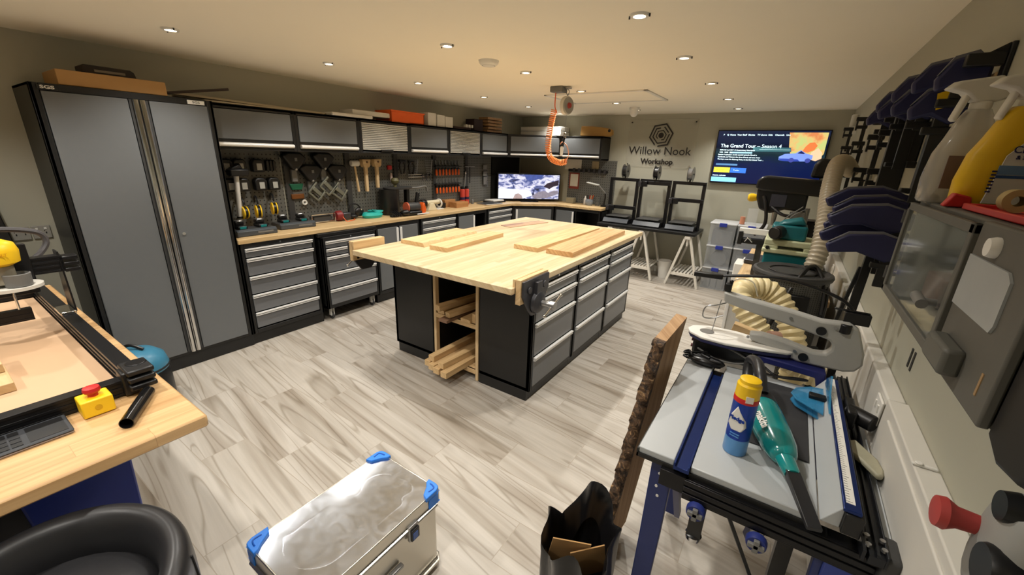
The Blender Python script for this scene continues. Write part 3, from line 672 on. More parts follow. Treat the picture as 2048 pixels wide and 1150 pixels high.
M().cyl((-.13,0,.10),(.17,0,.10),.03).build('barrel', CRM, t, bevel=.004)
M().cyl((-.17,0,.10),(-.125,0,.10),.05).cyl((-.11,0,.10),(-.085,0,.10),.047).build('chuck', BPL, t, bevel=.005)
M().cyl((-.175,0,.10),(-.171,0,.10),.032).build('chuck_face', MGP, t)
M().torus((.17,0,.08), .05, .012, 20, 8, 'x').build('guard_ring', WHT, t)
M().prism([(.11,0),(.23,0),(.20,.015),(.13,.015)], 'y', -.05, .05).build('foot', WHT, t, bevel=.003)
# wooden blocks, two cans, glue, laptop
for k, (lab, c, d) in enumerate((('small brown wooden block stack, front one, right of the rotary tool', (-3.95,4.53), (.14,.26,.075)), ('taller brown wooden block behind the front one on the worktop', (-4.08,4.44), (.09,.22,.10)))):
    o = M().box(-d[0]/2,d[0]/2,-d[1]/2,d[1]/2,0,d[2]).build('wooden_block', staves('brown_block', (172, 122, 74), (186, 136, 86), 1, .03, 1, .5, .2), bevel=.002); o.location = (c[0], c[1], ZT); tag(o, lab, 'block', 'wooden blocks on the worktop')
o = M().box(-.05,.05,-.04,.04,0,.07).build('black_box', BPL, bevel=.005); o.location = (-4.05,4.27,ZT); tag(o, 'small black box between the rotary tool and the wooden blocks', 'box')
def spray(label, loc, body, band, cap, group, h=.22, r=.03):
    t = thing('aerosol_can', label, 'spray can', loc, group=group)
    M().lathe([(r*.95,0),(r,.004),(r,h*.82),(r*.6,h*.88)], n=20).build('body', body, t)
    M().lathe([(r*1.01,h*.28),(r*1.01,h*.42)], n=20, cap=False).build('band', band, t)
    M().lathe([(r*.8,h*.86),(r*.8,h*.98),(r*.6,h)], n=20).build('cap', cap, t)
    return t
a1 = spray('red spray can with dark band, left of two behind the wooden blocks', (-4.09,4.77,ZT), mat('can_red', (204, 72, 60), .4), mat('can_band', (40, 34, 70), .4), BPL, 'red spray cans', .27, .036)
dup(a1, (-4.09,4.87,ZT), 0, 'red spray can with dark band, right of two behind the wooden blocks')
t = thing('glue_bottle', 'small pale glue bottle right of the red spray cans', 'bottle', (-4.07,4.98,ZT))
M().lathe([(.02,0),(.022,.05),(.018,.06),(.006,.07),(.005,.10)], n=14).build('bottle', MGP, t)
t = thing('closed_laptop', 'closed silver laptop lying left of the monitor', 'laptop', (-3.87,5.16,ZT), R90-.2)
M().box(-.17,.17,-.12,.12,.006,.014).build('base', ALU, t, bevel=.004); M().box(-.17,.17,-.12,.12,.014,.02).build('lid', DKG, t, bevel=.003)
t = thing('notebook_stack', 'pale notebook lying on a black pad left of the monitor', 'notebook', (-3.99,5.45,ZT), R90-.1)
M().box(-.15,.15,-.11,.11,0,.02).build('pad', BPL, t); M().box(-.13,.12,-.1,.1,.02,.04).build('notebook', WHT, t, bevel=.003)

# ================================================================ pegboard tools
def mallet(label, y, z, L_, head, mt):
    t = thing('wooden_mallet' if head != 'rubber' else 'rubber_mallet', label, 'mallet', (XP+.004, y, z), R90, 'mallets hanging on the pegboard')
    if head == 'rubber':
        M().cyl((-.05,-.03,0),(.05,-.03,0),.033).build('head', WHT, t, bevel=.008); M().cyl((.0,-.03,-.03),(.028,-.03,-L_),.011,.014).build('handle', PINEZ, t)
    else:
        M().prism([(-.055,.03),(.055,.03),(.048,-.035),(.03,-.06),(-.03,-.06),(-.048,-.035)], 'y', -.07, .0).build('head', PINEX, t, bevel=.006)
        M().prism([(-.02,-.055),(.02,-.055),(.018,-L_),(-.018,-L_)], 'y', -.055, -.02).build('handle', PINEZ, t, bevel=.006)
        M().cyl((0,-.072,0),(0,-.069,0),.012).build('hang_hole', mat('hole_brown', (92, 62, 40), .7), t)
    return t
mallet('mallet with a white rubber head and thin wooden handle', 2.955, 1.545, .31, 'rubber', None)
mallet('thick wooden mallet in the middle of the three mallets', 3.09, 1.56, .33, 'w', None)
mallet('thick wooden mallet on the right of the three mallets', 3.245, 1.565, .30, 'w', None)
o = M().box(-.03,.03,-.03,0,-.05,.0).build('red_glue_holder', RED, bevel=.008); o.location = (XP+.01,3.46,1.47); o.rotation_euler.z = R90; tag(o, 'small red clip above a white tube on the pegboard', 'clip')
o = M().lathe([(.016,0),(.016,.08),(.01,.1)], n=12).build('white_tube', mat('pinkish_tube', (190, 170, 166), .5)); o.location = (XP+.02,3.47,1.33); tag(o, 'small pale tube below the red clip', 'tube')
def plier(label, y, z, c):
    t = thing('hand_clamp', label, 'clamp', (XP+.02, y, z), R90, 'black spring clamps on the pegboard')
    M().box(-.05,.05,-.03,0,.0,.03).build('jaw', BPL, t, bevel=.006)
    for s_ in (-1, 1): M().tube(cat_rom([(.02*s_,-.02,.01),(.045*s_,-.02,-.05),(.02*s_,-.02,-.14)]), .012).build('handle', BPL, t)
    return t
pl = plier('black spring clamp on the pegboard, left one above the round table', 3.64, 1.56, 0)
dup(pl, (XP+.02, 3.79, 1.55), R90, 'black spring clamp on the pegboard, right one above the round table')
for (y0, n_, lab) in ((3.86, 8, 'left column'), (4.12, 8, 'right column')):
    for k in range(n_):
        t = thing('spanner', f'steel spanner in the {lab}, {ORD[k]} from the top', 'spanner', (XP+.012, y0, 1.585-.024*k), group='spanners racked on the pegboard')
        w_ = .07-.004*k
        M().bar((0,-w_,0),(0,w_,0),.008,.004).build('shaft', STL, t); M().torus((0,w_,0),.009,.004,12,6,'x').build('ring_end', STL, t)
for k, z in enumerate((1.405, 1.375)):
    o = M().cyl((XP+.02,3.74,z),(XP+.02,4.02,z),.007).build('steel_rod', CHR); tag(o, ['upper','lower'][k]+' steel rod held across the pegboard', 'rod')
for k, y in enumerate((4.0, 4.07, 4.14)):
    t = thing('ratchet_head', f'small dark ratchet on the pegboard right of the rods, {ORD[k]} from the left', 'ratchet', (XP+.02, y, 1.395), group='ratchets on the pegboard'); M().ell((0,0,0),(.02,.022,.022)).build('head', IRON, t); M().cyl((0,0,-.01),(0,0,-.07),.007).build('shank', IRON, t)
# screwdrivers: two racks of eight chisels with orange handles
t0 = None
for r_, z in enumerate((1.43, 1.185)):
    for k in range(8):
        y = 4.262+.066*k; lab = f'chisel with orange handle, {ORD[k]} from the left in the {["upper","lower"][r_]} rack'
        if t0 is None:
            t0 = thing('chisel', lab, 'chisel', (XP+.02, y, z), group='orange handled chisels on the pegboard')
            M().lathe([(.011,-.045),(.015,-.03),(.014,.02),(.009,.035)], n=12).build('handle', ORG, t0); M().cyl((0,0,.035),(0,-.012,.10),.007).build('shank', IRON, t0); M().bar((0,-.012,.10),(0,-.02,.155),.014,.008).build('blade', STL, t0)
            M().box(-.012,.012,-.02,.02,.04,.052).build('ferrule', BPL, t0)
        else: dup(t0, (XP+.02, y, z), 0, lab)
for r_, z in enumerate((1.50, 1.26)):
    o = M().box(XP-.002, XP+.045, 4.23, 4.76, z, z+.012).build('tool_rack', BLK, bevel=.002); tag(o, ['upper','lower'][r_]+' black rack holding the orange handled chisels', 'rack')
# T squares etc right of the screwdrivers
t = thing('hanging_square', 'steel and black square hanging right of the chisels', 'square', (XP+.02, 4.98, 1.50)); M().bar((0,-.11,0),(0,.11,0),.02,.012).build('beam', STL, t); M().bar((0,0,0),(0,.0,-.24),.006,.02).build('blade', BPL, t)
t = thing('hand_saw', 'slim hand tool with a bright ferrule hanging behind the spray cans', 'tool', (XP+.02, 4.88, 1.41)); M().cyl((0,0,0),(.0,-.03,-.22),.01,.014).build('handle', MGP, t); M().ell((0,0,.0),(.014,.014,.03)).build('ferrule', CHR, t); M().cyl((0,0,0),(0,.015,.1),.005).build('shaft', BPL, t)
for k, (y, z, h) in enumerate(((5.36, 1.49, .07), (5.36, 1.39, .07), (5.37, 1.28, .12))):
    t = thing('caliper', ['upper','middle','lower'][k]+' grey calliper on the pegboard left of the monitor', 'calliper', (XP+.02, y, z), group='grey gauges on the pegboard'); M().box(-.006,.006,-.05,.05,-h/2,h/2).build('body', MGP, t, bevel=.004); M().bar((.008,.03,0),(.008,.05,-h*.8),.01,.006).build('jaw', STL, t)
# papers and brackets on the back pegboard
def flat(name, label, cat, x, z, w_, h_, mt, y=WB-.032, th=.004):
    o = M().box(x-w_/2, x+w_/2, y-th, y, z-h_/2, z+h_/2).build(name, mt); return tag(o, label, cat)
PAP = mat('paper', (206, 200, 186), .8)
flat('wall_paper_sheet', 'large white paper sheet on the back pegboard behind the orange hose', 'paper', -3.11, 1.60, .30, .22, PAP, y=6.46)
flat('small_card', 'small cream card on the back pegboard below the wall cupboard', 'card', -2.72, 1.575, .12, .12, mat('card_cream', (168, 152, 118), .8))
t = thing('wall_calendar', 'red bordered white calendar on the back pegboard', 'calendar', (-3.08, WB-.04, 1.2), world=True)
M().box(-3.17,-2.99,WB-.036,WB-.03,1.18,1.44).build('backing', mat('calendar_red', (128, 52, 40), .7), t); M().box(-3.15,-3.01,WB-.039,WB-.036,1.22,1.42).build('page', PAP, t)
t = thing('tool_rail', 'dark magnetic tool rail on the back pegboard', 'rail', (-2.9, WB-.05, 1.46), world=True)
M().box(-3.19,-2.5,WB-.06,WB-.03,1.46,1.50).build('rail', BPL, t, bevel=.003)
for k in range(7): M().box(-3.1+.09*k,-3.06+.09*k,WB-.075,WB-.06,1.45,1.515).build('bit_holder', IRON, t, bevel=.003)
# ================================================================ on top of the cupboards
ZC = 2.0015
o = M().box(-4.05,-3.72,.70,1.225,ZC,ZC+.085).build('cardboard_box', CARD, bevel=.003); tag(o, 'flat brown cardboard box on top of the tall locker', 'box')
t = thing('power_tool_case', 'dark flat case behind the cardboard box on the tall locker', 'case', (-3.93,.98,ZC+.086), R90)
M().prism([(-.13,0),(.13,0),(.12,.045),(.10,.058),(-.13,.058)], 'y', -.1, .08).build('case', mat('dark_case', (46, 40, 34), .6), t, bevel=.006); M().box(-.08,.07,-.104,-.1,.02,.034).build('label_strip', mat('faded_label', (130, 122, 108), .6), t)
o = M().bar((-3.76,1.235,ZC+.024),(-3.78,1.64,ZC+.10),.03,.018).build('dark_strip', mat('dark_brown_wood', (44, 30, 22), .6), bevel=.002); tag(o, 'dark brown strip of wood sticking out over the locker top', 'strip')
for k, (y0, y1, z0, z1, x) in enumerate(((1.30,2.62,.04,.012,-3.93),(1.34,2.85,.028,.008,-3.97),(1.5,2.5,.01,.008,-3.88),(1.30,2.3,.055,.03,-4.02))):
    o = M().bar((x,y0,ZC+z0),(x-.02,y1,ZC+z1),.05,.012).build('trim_strip', mat('pale_trim', (188,176,150), .6), bevel=.001); tag(o, f'long pale strip of trim on the wall cupboards, {["foremost","second","lowest front","rearmost"][k]} of the bundle', 'strip', 'pale trim strips on the cupboards')
for k, (x, y0, y1, z, h, lab) in enumerate(((-3.92,2.55,3.02,0,.03,'low white packet on the wall cupboards left of the orange crate'),(-3.98,2.82,3.30,.032,.05,'upper white packet on the wall cupboards left of the orange crate'))):
    o = M().box(x-.12,x+.1,y0,y1,ZC+z,ZC+z+h).build('white_packet', OWHT, bevel=.008); tag(o, lab, 'packet')
t = thing('orange_crate', 'bright orange open plastic crate on the wall cupboards', 'crate', (-3.99,3.55,ZC), R90)
m_ = M().box(-.25,.25,-.13,.13,0,.008)
for a in ((-.25,.25,-.13,-.122,0,.125),(-.25,.25,.122,.13,0,.125),(-.25,-.242,-.13,.13,0,.125),(.242,.25,-.13,.13,0,.125)): m_.box(*a)
m_.build('tub', ORG, t); M().box(-.257,.257,-.137,-.128,.108,.125).box(-.257,.257,.128,.137,.108,.125).build('rim', ORG, t, bevel=.002); M().box(.25,.256,-.05,.05,.04,.08).build('handle_slot', mat('dark_slot', (80, 30, 16), .7), t)
for k, (y, lab) in enumerate(((3.95,'left white carton right of the orange crate'),(4.11,'middle white carton right of the orange crate'),(4.26,'right white carton right of the orange crate'))):
    o = M().box(-4.06,-3.87,y-.07,y+.07,ZC,ZC+.15-.01*k).build('white_carton', OWHT, bevel=.004); tag(o, lab, 'box', 'white cartons on the cupboards')
t = thing('dark_tray', 'dark low tray with small pale boxes on the wall cupboards', 'tray', (-3.99,4.55,ZC), world=True)
M().box(-4.05,-3.90,4.38,4.74,ZC,ZC+.03).build('tray', mat('dark_red_brown', (52, 30, 28), .7), t, bevel=.006)
for k in range(3):
    o = M().box(-3.97,-3.92,4.66+.06*k,4.69+.06*k,ZC+.032,ZC+.07).build('small_carton', OWHT); tag(o, f'tiny pale carton on the dark tray, {ORD[k]} from the left', 'box', 'tiny pale cartons')
o = M().box(-4.1,-3.94,4.86,5.06,ZC,ZC+.16).build('dark_box', mat('dark_purple_box', (42, 26, 28), .7), bevel=.004); tag(o, 'dark maroon box left of the stacked boards on the cupboards', 'box')
BRD = staves('stacked_board', (150, 116, 78), (170, 136, 94), 0, .2, 2, .6, .3)
for k in range(5):
    o = M().box(-4.08+.012*(k % 2),-3.92+.01*(k % 3),5.14+.015*(k % 2),5.52-.02*(k % 3),ZC+.044*k,ZC+.044*k+.032).build('stacked_board', BRD, bevel=.002); tag(o, f'short brown board in the stack on the cupboards, {ORD[k]} from the bottom', 'board', 'boards stacked on the cupboards')
for k in range(2):
    o = M().box(-3.95,-3.2,6.1,6.4,ZC+.07*k,ZC+.07*k+.066).build('long_white_box', OWHT, bevel=.005); o.rotation_euler.z = .0; tag(o, ['lower','upper'][k]+' long white box on the corner cupboard', 'box', 'long white boxes on the corner cupboard')
t = thing('wooden_arm_model', 'big rounded wooden offcut with a hole lying on the back wall cupboard', 'wood offcut', (-2.72,6.35,ZC), world=True)
M().prism([(-2.95,ZC+.01),(-2.60,ZC+.004),(-2.47,ZC-.0+.002),(-2.42,ZC+.03),(-2.43,ZC+.10),(-2.52,ZC+.125),(-2.75,ZC+.15),(-2.94,ZC+.155)], 'y', 6.28, 6.36).build('offcut', mat('golden_wood', (168, 128, 66), .5, var=.12, scale=8), t, bevel=.012)
M().cyl((-2.47,6.278,ZC+.085),(-2.47,6.284,ZC+.085),.022).build('hole', BPL, t)

# ================================================================ ceiling hose drop and balancer
t = thing('ceiling_outlet_box', 'small grey outlet box on the ceiling above the orange hose', 'outlet box', (-2.05,3.80,HC-.05), world=True)
M().box(-2.115,-1.985,3.75,3.87,HC-.052,HC).build('box', MGP, t, bevel=.008); M().box(-1.985,-1.93,3.80,3.85,HC-.02,HC-.004).build('hook_plate', STL, t, bevel=.002)
t = thing('coiled_air_hose', 'orange coiled air hose hanging from the ceiling box', 'hose', (-2.07,3.80,1.6), world=True)
Z0 = HC-.05
M().tube(cat_rom([(-2.075,3.80,Z0),(-2.08,3.81,Z0-.12),(-2.06,3.82,Z0-.18)]), .005).build('lead', ORG, t)
path = cat_rom([(-2.09,3.82,2.13),(-2.13,3.84,1.98),(-2.16,3.86,1.80),(-2.13,3.87,1.68),(-2.03,3.88,1.635),(-1.955,3.88,1.645)], 10)
coil(path, .027, .0048, 38, 12).build('coils', mat('hose_orange', (248,156,88), .4), t)
M().tube(cat_rom([(-1.955,3.88,1.645),(-1.925,3.87,1.72),(-1.95,3.86,1.80),(-2.0,3.86,1.83),(-2.02,3.86,1.81)]), .0055).build('tail', mat('pale_orange_hose', (224, 160, 132), .45), t)
t = thing('tool_balancer', 'round grey tool balancer with a red centre hanging on a loop', 'balancer', (-1.99,3.86,2.1), world=True)
M().tube(cat_rom([(-1.975,3.86,2.252),(-1.995,3.86,2.29),(-1.975,3.83,HC-.018),(-1.96,3.86,2.29),(-1.975,3.86,2.252)]), .004).build('loop', STL, t)
X = Matrix.Translation((-1.975,3.86,2.165)) @ Matrix.Rotation(-.2, 4, 'Z')
m_ = M(); m_.X = X; m_.lathe([(.06,-.03),(.085,-.022),(.085,.012),(.06,.02)], ax='x', n=28).build('housing', OWHT, t, bevel=.002)
m_ = M(); m_.X = X; m_.lathe([(.078,.018),(.072,.026),(.002,.026)], ax='x', n=28).build('cover', mat('cover_grey', (150,150,146), .4, metal=.4), t)
m_ = M(); m_.X = X; m_.lathe([(.028,.026),(.022,.040),(.002,.040)], ax='x', n=20).build('red_knob', mat('balancer_red', (150, 48, 44), .5), t)
M().cyl((-1.975,3.86,2.09),(-1.975,3.86,1.925),.0025).build('cable', STL, t)
M().lathe([(.002,1.925),(.014,1.915),(.014,1.90)], (-1.975,3.86,0), 12).torus((-1.975,3.86,1.888), .014, .004, 16, 6, 'y').build('hook', CHR, t)
M().tube(cat_rom([(-1.975,3.86,1.875),(-1.985,3.86,1.83),(-1.99,3.86,1.79)]), .008).build('strap', BPL, t)
t = thing('blow_gun', 'clear and white air tool hanging from the balancer hook', 'air tool', (-2.0,3.86,1.70), world=True)
M().lathe([(.012,1.79),(.018,1.775),(.016,1.72),(.01,1.70)], (-2.0,3.86,0), 14).build('grip', WHT, t)
M().box(-2.07,-1.90,3.85,3.862,1.696,1.704).build('cross_bar', WHT, t, bevel=.002)

# ================================================================ corner monitor
ma = Vector((-4.045,5.60,0)); mb = Vector((-3.285,6.365,0)); md = (mb-ma).normalized(); mn = Vector((md.y,-md.x,0)); mc = (ma+mb)/2; an = math.atan2(md.y, md.x)
t = thing('computer_monitor', 'wide computer monitor in the corner showing snowy rocks', 'monitor', (mc.x, mc.y, ZT), an)
Wm = (mb-ma).length
M().box(-Wm/2, Wm/2, 0, .05, .03, .455).build('casing', BPL, t, bevel=.006)
M().box(-.15,.15,-.09,.12,0.001,.012).bar((0,.04,.0),(0,.06,.2),.06,.03).build('stand', BPL, t, bevel=.003)
# snow picture material
mt, N, L, b = newmat('snow_picture'); tc = N.new('ShaderNodeTexCoord'); mp = N.new('ShaderNodeMapping'); mp.inputs['Scale'].default_value = (5,1,9); mp.inputs['Rotation'].default_value = (0,.5,0); L.new(tc.outputs['Object'], mp.inputs[0])
nz = N.new('ShaderNodeTexNoise'); nz.inputs['Scale'].default_value = 1.6; nz.inputs['Detail'].default_value = 6; nz.inputs['Distortion'].default_value = 1.2; L.new(mp.outputs[0], nz.inputs[0])
cr = N.new('ShaderNodeValToRGB'); e = cr.color_ramp.elements
for p_, c_ in ((.30,(46,44,60)),(.42,(92,104,160)),(.48,(168,170,212)),(.56,(232,230,246)),(.7,(250,248,255))):
    q = e.new(p_); q.color = lin(c_)+(1,)
e.remove(e[0]); e.remove(e[len(e)-1]); L.new(nz.outputs[0], cr.inputs[0])
L.new(cr.outputs[0], b.inputs['Emission Color']); b.inputs['Emission Strength'].default_value = .9; b.inputs['Base Color'].default_value = (0,0,0,1); b.inputs['Roughness'].default_value = .2
scr_ = M().box(-Wm/2+.018, Wm/2-.018, -.003, .0, .045, .438).build('screen', mt, t)
def mpoly(name, pts, rgb, d): M().prism([(-Wm/2+.018+(Wm-.036)*u, .045+.393*v) for u, v in pts], 'y', -.003-d-.0006, -.003-d).build(name, mat('pic_'+name, rgb, .5, em=.9, var=.35, scale=22), scr_, smooth=False)
mpoly('blue_shade', [(.42,1),(.74,1),(.70,.88),(.62,.80),(.52,.72),(.44,.82)], (62,78,140), .0004)
mpoly('dark_rock', [(.74,.52),(.80,.66),(.88,.72),(.99,.80),(.99,.58),(.90,.52),(.84,.42)], (44,36,48), .0004)
mpoly('grey_rock', [(.55,.12),(.66,.30),(.76,.34),(.82,.26),(.92,.36),(.99,.34),(.99,.22),(.80,.04),(.60,.0)], (120,116,132), .0004)
mpoly('snow_field', [(.0,.42),(.30,.40),(.52,.34),(.56,.14),(.40,.0),(.0,.0)], (206,216,244), .0004)
mpoly('brown_boulder', [(.24,.0),(.27,.18),(.33,.22),(.38,.14),(.40,.0)], (150,134,136), .0012)

# pen pot, bottle, jar, box, lamp on the right end of the worktop
o = M().box(-3.14,-3.0,6.33,6.43,ZT,ZT+.09).build('beige_box', mat('beige_box', (138,130,106), .7), bevel=.006); tag(o, 'small beige box right of the monitor', 'box')
o = M().lathe([(.02,0),(.024,.01),(.024,.09),(.01,.115),(.008,.14)], n=16).build('white_bottle', WHT); o.location = (-2.80,6.36,ZT); tag(o, 'small white bottle beside the round pot', 'bottle')
t = thing('pen_pot', 'round patterned grey pot with pens on the worktop', 'pot', (-2.70,6.30,ZT))
M().lathe([(.045,0),(.062,.03),(.062,.08),(.05,.10)], n=24).build('pot', mat('blue_grey_glaze', (126,132,140), .3, var=.35, scale=40), t)
for k, (x, y, c) in enumerate(((.0,.01,RED),(.02,-.01,PINEZ),(-.02,.0,BPL),(.03,.015,ORG))): M().cyl((x,y,.05),(x*1.8,y*1.5,.16),.008).build('pen', c, t)
t = thing('glass_jar', 'clear glass jar on the right end of the worktop', 'jar', (-2.58,6.36,ZT))
GLS = mat('clear_glass', (255,255,255), .03, trans=1., ior=1.45, var=0)
M().lathe([(.035,.0),(.038,.01),(.038,.12),(.036,.14),(.033,.14),(.034,.01),(.002,.008)], n=24, cap=False).build('glass', GLS, t)
t = thing('desk_lamp', 'black jointed magnifier lamp at the right end of the worktop', 'lamp', (-2.45,6.30,ZT), world=True)
M().lathe([(.05,ZT),(.05,ZT+.02),(.02,ZT+.03)], (-2.45,6.3,0)).build('base', BPL, t)
M().tube([(-2.45,6.3,ZT+.02),(-2.435,6.3,1.10),(-2.435,6.28,1.16)], .014).build('lower_arm', BPL, t); M().tube([(-2.43,6.28,1.16),(-2.53,6.22,1.28)], .011).build('upper_arm', MGP, t)
M().cb((-2.62,6.2,1.30),(.20,.09,.02),(0,.16,0)).build('lamp_head', mat('lamp_head_grey', (176,176,170), .4), t, bevel=.008)

# ================================================================ sign on the back wall
t = thing('acrylic_wall_sign', 'clear acrylic sign reading Willow Nook Workshop with a hexagonal spiral mark', 'sign', (-1.75,WB-.006,1.58), world=True)
ACR = mat('clear_acrylic', (200,196,184), .08, var=.0, alpha=.12)
M().box(-2.235,-1.255,WB-.020,WB-.016,1.585,2.255).build('panel', ACR, t, bevel=.001)
for x in (-2.2,-1.29):
    for z in (1.62,2.215): M().cyl((x,WB-.001,z),(x,WB-.028,z),.009,n=12).build('stand_off', BPL if z > 2 else CHR, t)
INK = mat('sign_ink', (34,30,28), .4)
cx_, cz_ = -1.748, 2.035
def hexring(R, segs, wd, rot=.17):
    """hexagon ring of bars; segs = list of (corner from, corner to) in 0..6 units"""
    m_ = M(); V = lambda u: (lambda k, f: tuple(a+(b-a)*f for a, b in zip((R*math.cos(rot+PI/3*k), R*math.sin(rot+PI/3*k)), (R*math.cos(rot+PI/3*(k+1)), R*math.sin(rot+PI/3*(k+1))))))(int(u), u-int(u))
    for a, b_ in segs:
        ks = [a]+[k for k in range(int(a)+1, int(b_)+1) if k < b_]+[b_]
        pts = [V(k) for k in ks]; vs = []
        n = len(pts)
        for side in (-1, 1):
            for (x, z) in pts:
                q = 1+side*wd/R/2; vs.append((cx_+x*q, cz_+z*q))
        poly = vs[:n]+vs[n:][::-1]; m_.prism(poly, 'y', WB-.0235, WB-.0205)
    return m_
hexring(.165, [(0,3.82),(4.15,6)], .022).build('outer_hexagon', INK, t, smooth=False)
hexring(.118, [(.2,1.1),(1.5,6)], .018).build('middle_hexagon', INK, t, smooth=False)
hexring(.072, [(0,3.6),(4.5,6)], .015).build('inner_hexagon', INK, t, smooth=False)
M().cyl((cx_,WB-.0205,cz_),(cx_,WB-.0235,cz_),.038,n=24).build('mark_centre', INK, t)
text('Willow Nook', 'name_lettering', .158, face((-1.752,WB-.022,1.815), '-y'), INK, t, sx=1.02)
text('Workshop', 'workshop_lettering', .104, face((-1.765,WB-.022,1.665), '-y'), INK, t, bold=.003, sx=1.03)

# ================================================================ television
t = thing('television', 'wall mounted television showing a streaming menu with a car', 'television', (-.39,WB-.06,1.40), world=True)
TX0, TX1, TZ0, TZ1, TY = -.985, .265, 1.415, 2.105, 6.455
M().box(TX0,TX1,TY,TY+.04,TZ0,TZ1).build('casing', BPL, t, bevel=.005); M().box(-.6,-.2,TY+.04,WB-.001,1.6,1.9).build('wall_bracket', BLK, t)
mt, N, L, b = newmat('menu_background'); tc = N.new('ShaderNodeTexCoord'); sp = N.new('ShaderNodeSeparateXYZ'); L.new(tc.outputs['Generated'], sp.inputs[0])
nz = N.new('ShaderNodeTexNoise'); nz.inputs['Scale'].default_value = 3; L.new(tc.outputs['Generated'], nz.inputs[0])
ad = N.new('ShaderNodeMath'); ad.operation = 'MULTIPLY_ADD'; ad.inputs[1].default_value = .35; L.new(nz.outputs[0], ad.inputs[0]); L.new(sp.outputs[2], ad.inputs[2])
cr = N.new('ShaderNodeValToRGB'); e = cr.color_ramp.elements; e[0].position = .15; e[0].color = lin((14,24,84))+(1,); e[1].position = 1.0; e[1].color = lin((22,40,76))+(1,)
for p_, c_ in ((.55,(22,40,92)),(.68,(30,56,66)),(.76,(44,72,84)),(.86,(16,26,54))): q = e.new(p_); q.color = lin(c_)+(1,)
L.new(ad.outputs[0], cr.inputs[0]); L.new(cr.outputs[0], b.inputs['Emission Color']); b.inputs['Emission Strength'].default_value = .6; b.inputs['Base Color'].default_value = (0,0,0,1); b.inputs['Roughness'].default_value = .15
scr = M().box(TX0+.012,TX1-.012,TY-.002,TY,TZ0+.016,TZ1-.012).build('screen', mt, t)
def glow(name, rgb, em=1.):
    return mat(name, rgb, .5, em=em, var=.04)
GW = glow('screen_white', (205, 232, 240), 1.)
FIREM, N, L, b = newmat('screen_explosion'); tc = N.new('ShaderNodeTexCoord'); nz = N.new('ShaderNodeTexNoise'); nz.inputs['Scale'].default_value = 7; nz.inputs['Detail'].default_value = 5; L.new(tc.outputs['Object'], nz.inputs[0])
cr = N.new('ShaderNodeValToRGB'); e = cr.color_ramp.elements; e[0].position = .36; e[0].color = lin((228,140,84))+(1,); e[1].position = .56; e[1].color = lin((206,214,130))+(1,); q = e.new(.46); q.color = lin((236,196,120))+(1,); L.new(nz.outputs[0], cr.inputs[0]); L.new(cr.outputs[0], b.inputs['Emission Color']); b.inputs['Emission Strength'].default_value = .95; b.inputs['Base Color'].default_value = (0,0,0,1)
def sx_(u): return TX0+.012+(TX1-TX0-.024)*u
def sz_(v): return TZ0+.016+(TZ1-TZ0-.028)*v
def spoly(name, pts, mt_, d=.0022): return M().prism([(sx_(u), sz_(v)) for u, v in pts], 'y', TY-d-.0006, TY-d).build(name, mt_, scr, smooth=False)
spoly('sky_glow', [(.66,.97),(.985,.97),(.985,.60),(.95,.50),(.72,.50),(.68,.72)], FIREM)
spoly('fire_cloud', [(.80,.62),(.82,.72),(.85,.79),(.89,.80),(.92,.74),(.90,.66),(.85,.62)], glow('screen_fire', (226, 120, 66)), .0030)
spoly('smoke', [(.88,.62),(.93,.70),(.97,.62),(.975,.52),(.93,.47),(.87,.50)], glow('screen_smoke', (236, 196, 160)), .0038)
spoly('far_field', [(.36,.70),(.70,.70),(.71,.62),(.36,.62)], glow('screen_field', (52, 96, 104)), .0028)
spoly('horizon_line', [(.42,.665),(.70,.662),(.70,.654),(.42,.657)], glow('screen_line', (170, 206, 210)), .0034)
spoly('car_body', [(.61,.53),(.615,.47),(.66,.455),(.74,.45),(.86,.46),(.90,.50),(.90,.57),(.84,.60),(.79,.66),(.75,.60),(.66,.585)], glow('screen_car', (120, 148, 226)), .0046)
spoly('car_lower', [(.615,.50),(.62,.47),(.66,.455),(.74,.45),(.80,.455),(.78,.49),(.70,.50)], glow('screen_car_dark', (44, 66, 160)), .0050)
spoly('car_window', [(.765,.60),(.795,.645),(.83,.60),(.82,.59)], glow('screen_dark', (24, 30, 84)), .0054)
for u in (.725,.865):
    pts = [(u+.024*math.cos(2*PI*k/16), .475+.042*math.sin(2*PI*k/16)) for k in range(16)]; spoly('car_wheel', pts, glow('screen_wheel', (60, 70, 150)), .0054)
def stext(s, name, u, v, size, sx=1., bold=0., shear=0., mt_=GW): return text(s, name, size, face((sx_(u), TY-.0036, sz_(v)), '-y'), mt_, scr, ext=.0003, align='LEFT', sx=sx, bold=bold, shear=shear)
stext('The Grand Tour – Season 4', 'title', .04, .715, .062, sx=1.0, bold=.0008)
for k, (u, s) in enumerate(((.05,'P'),(.085,'Q'),(.115,'Home'),(.185,'Your Stuff'),(.29,'Movies'),(.375,'TV shows'),(.475,'Kids'),(.535,'Channels'),(.635,'Live'))): stext(s, 'menu_entry', u, .925, .027, bold=.0012)
stext('IMDb 8.5 Leaf 2019 13 Documentary Unscripted', 'details_line', .04, .635, .021, bold=.0006)
stext('HDR   UHD   16+', 'rating_line', .04, .59, .021, bold=.0006)
spoly('rating_bar', [(.14,.605),(.36,.605),(.36,.575),(.14,.575)], glow('screen_bar', (130, 170, 200)))
for k, s in enumerate(('Season 4 episode 1. In the special episode filmed in', 'Cambodia and Vietnam the three friends sail two rivers', 'The boys cross the Mekong Delta, in the first Grand Tour ...')): stext(s, 'synopsis_line', .03, .545-.045*k, .0225, bold=.0006)
spoly('watch_label', [(.025,.37),(.24,.37),(.24,.335),(.025,.335)], glow('screen_label', (70, 110, 150)))
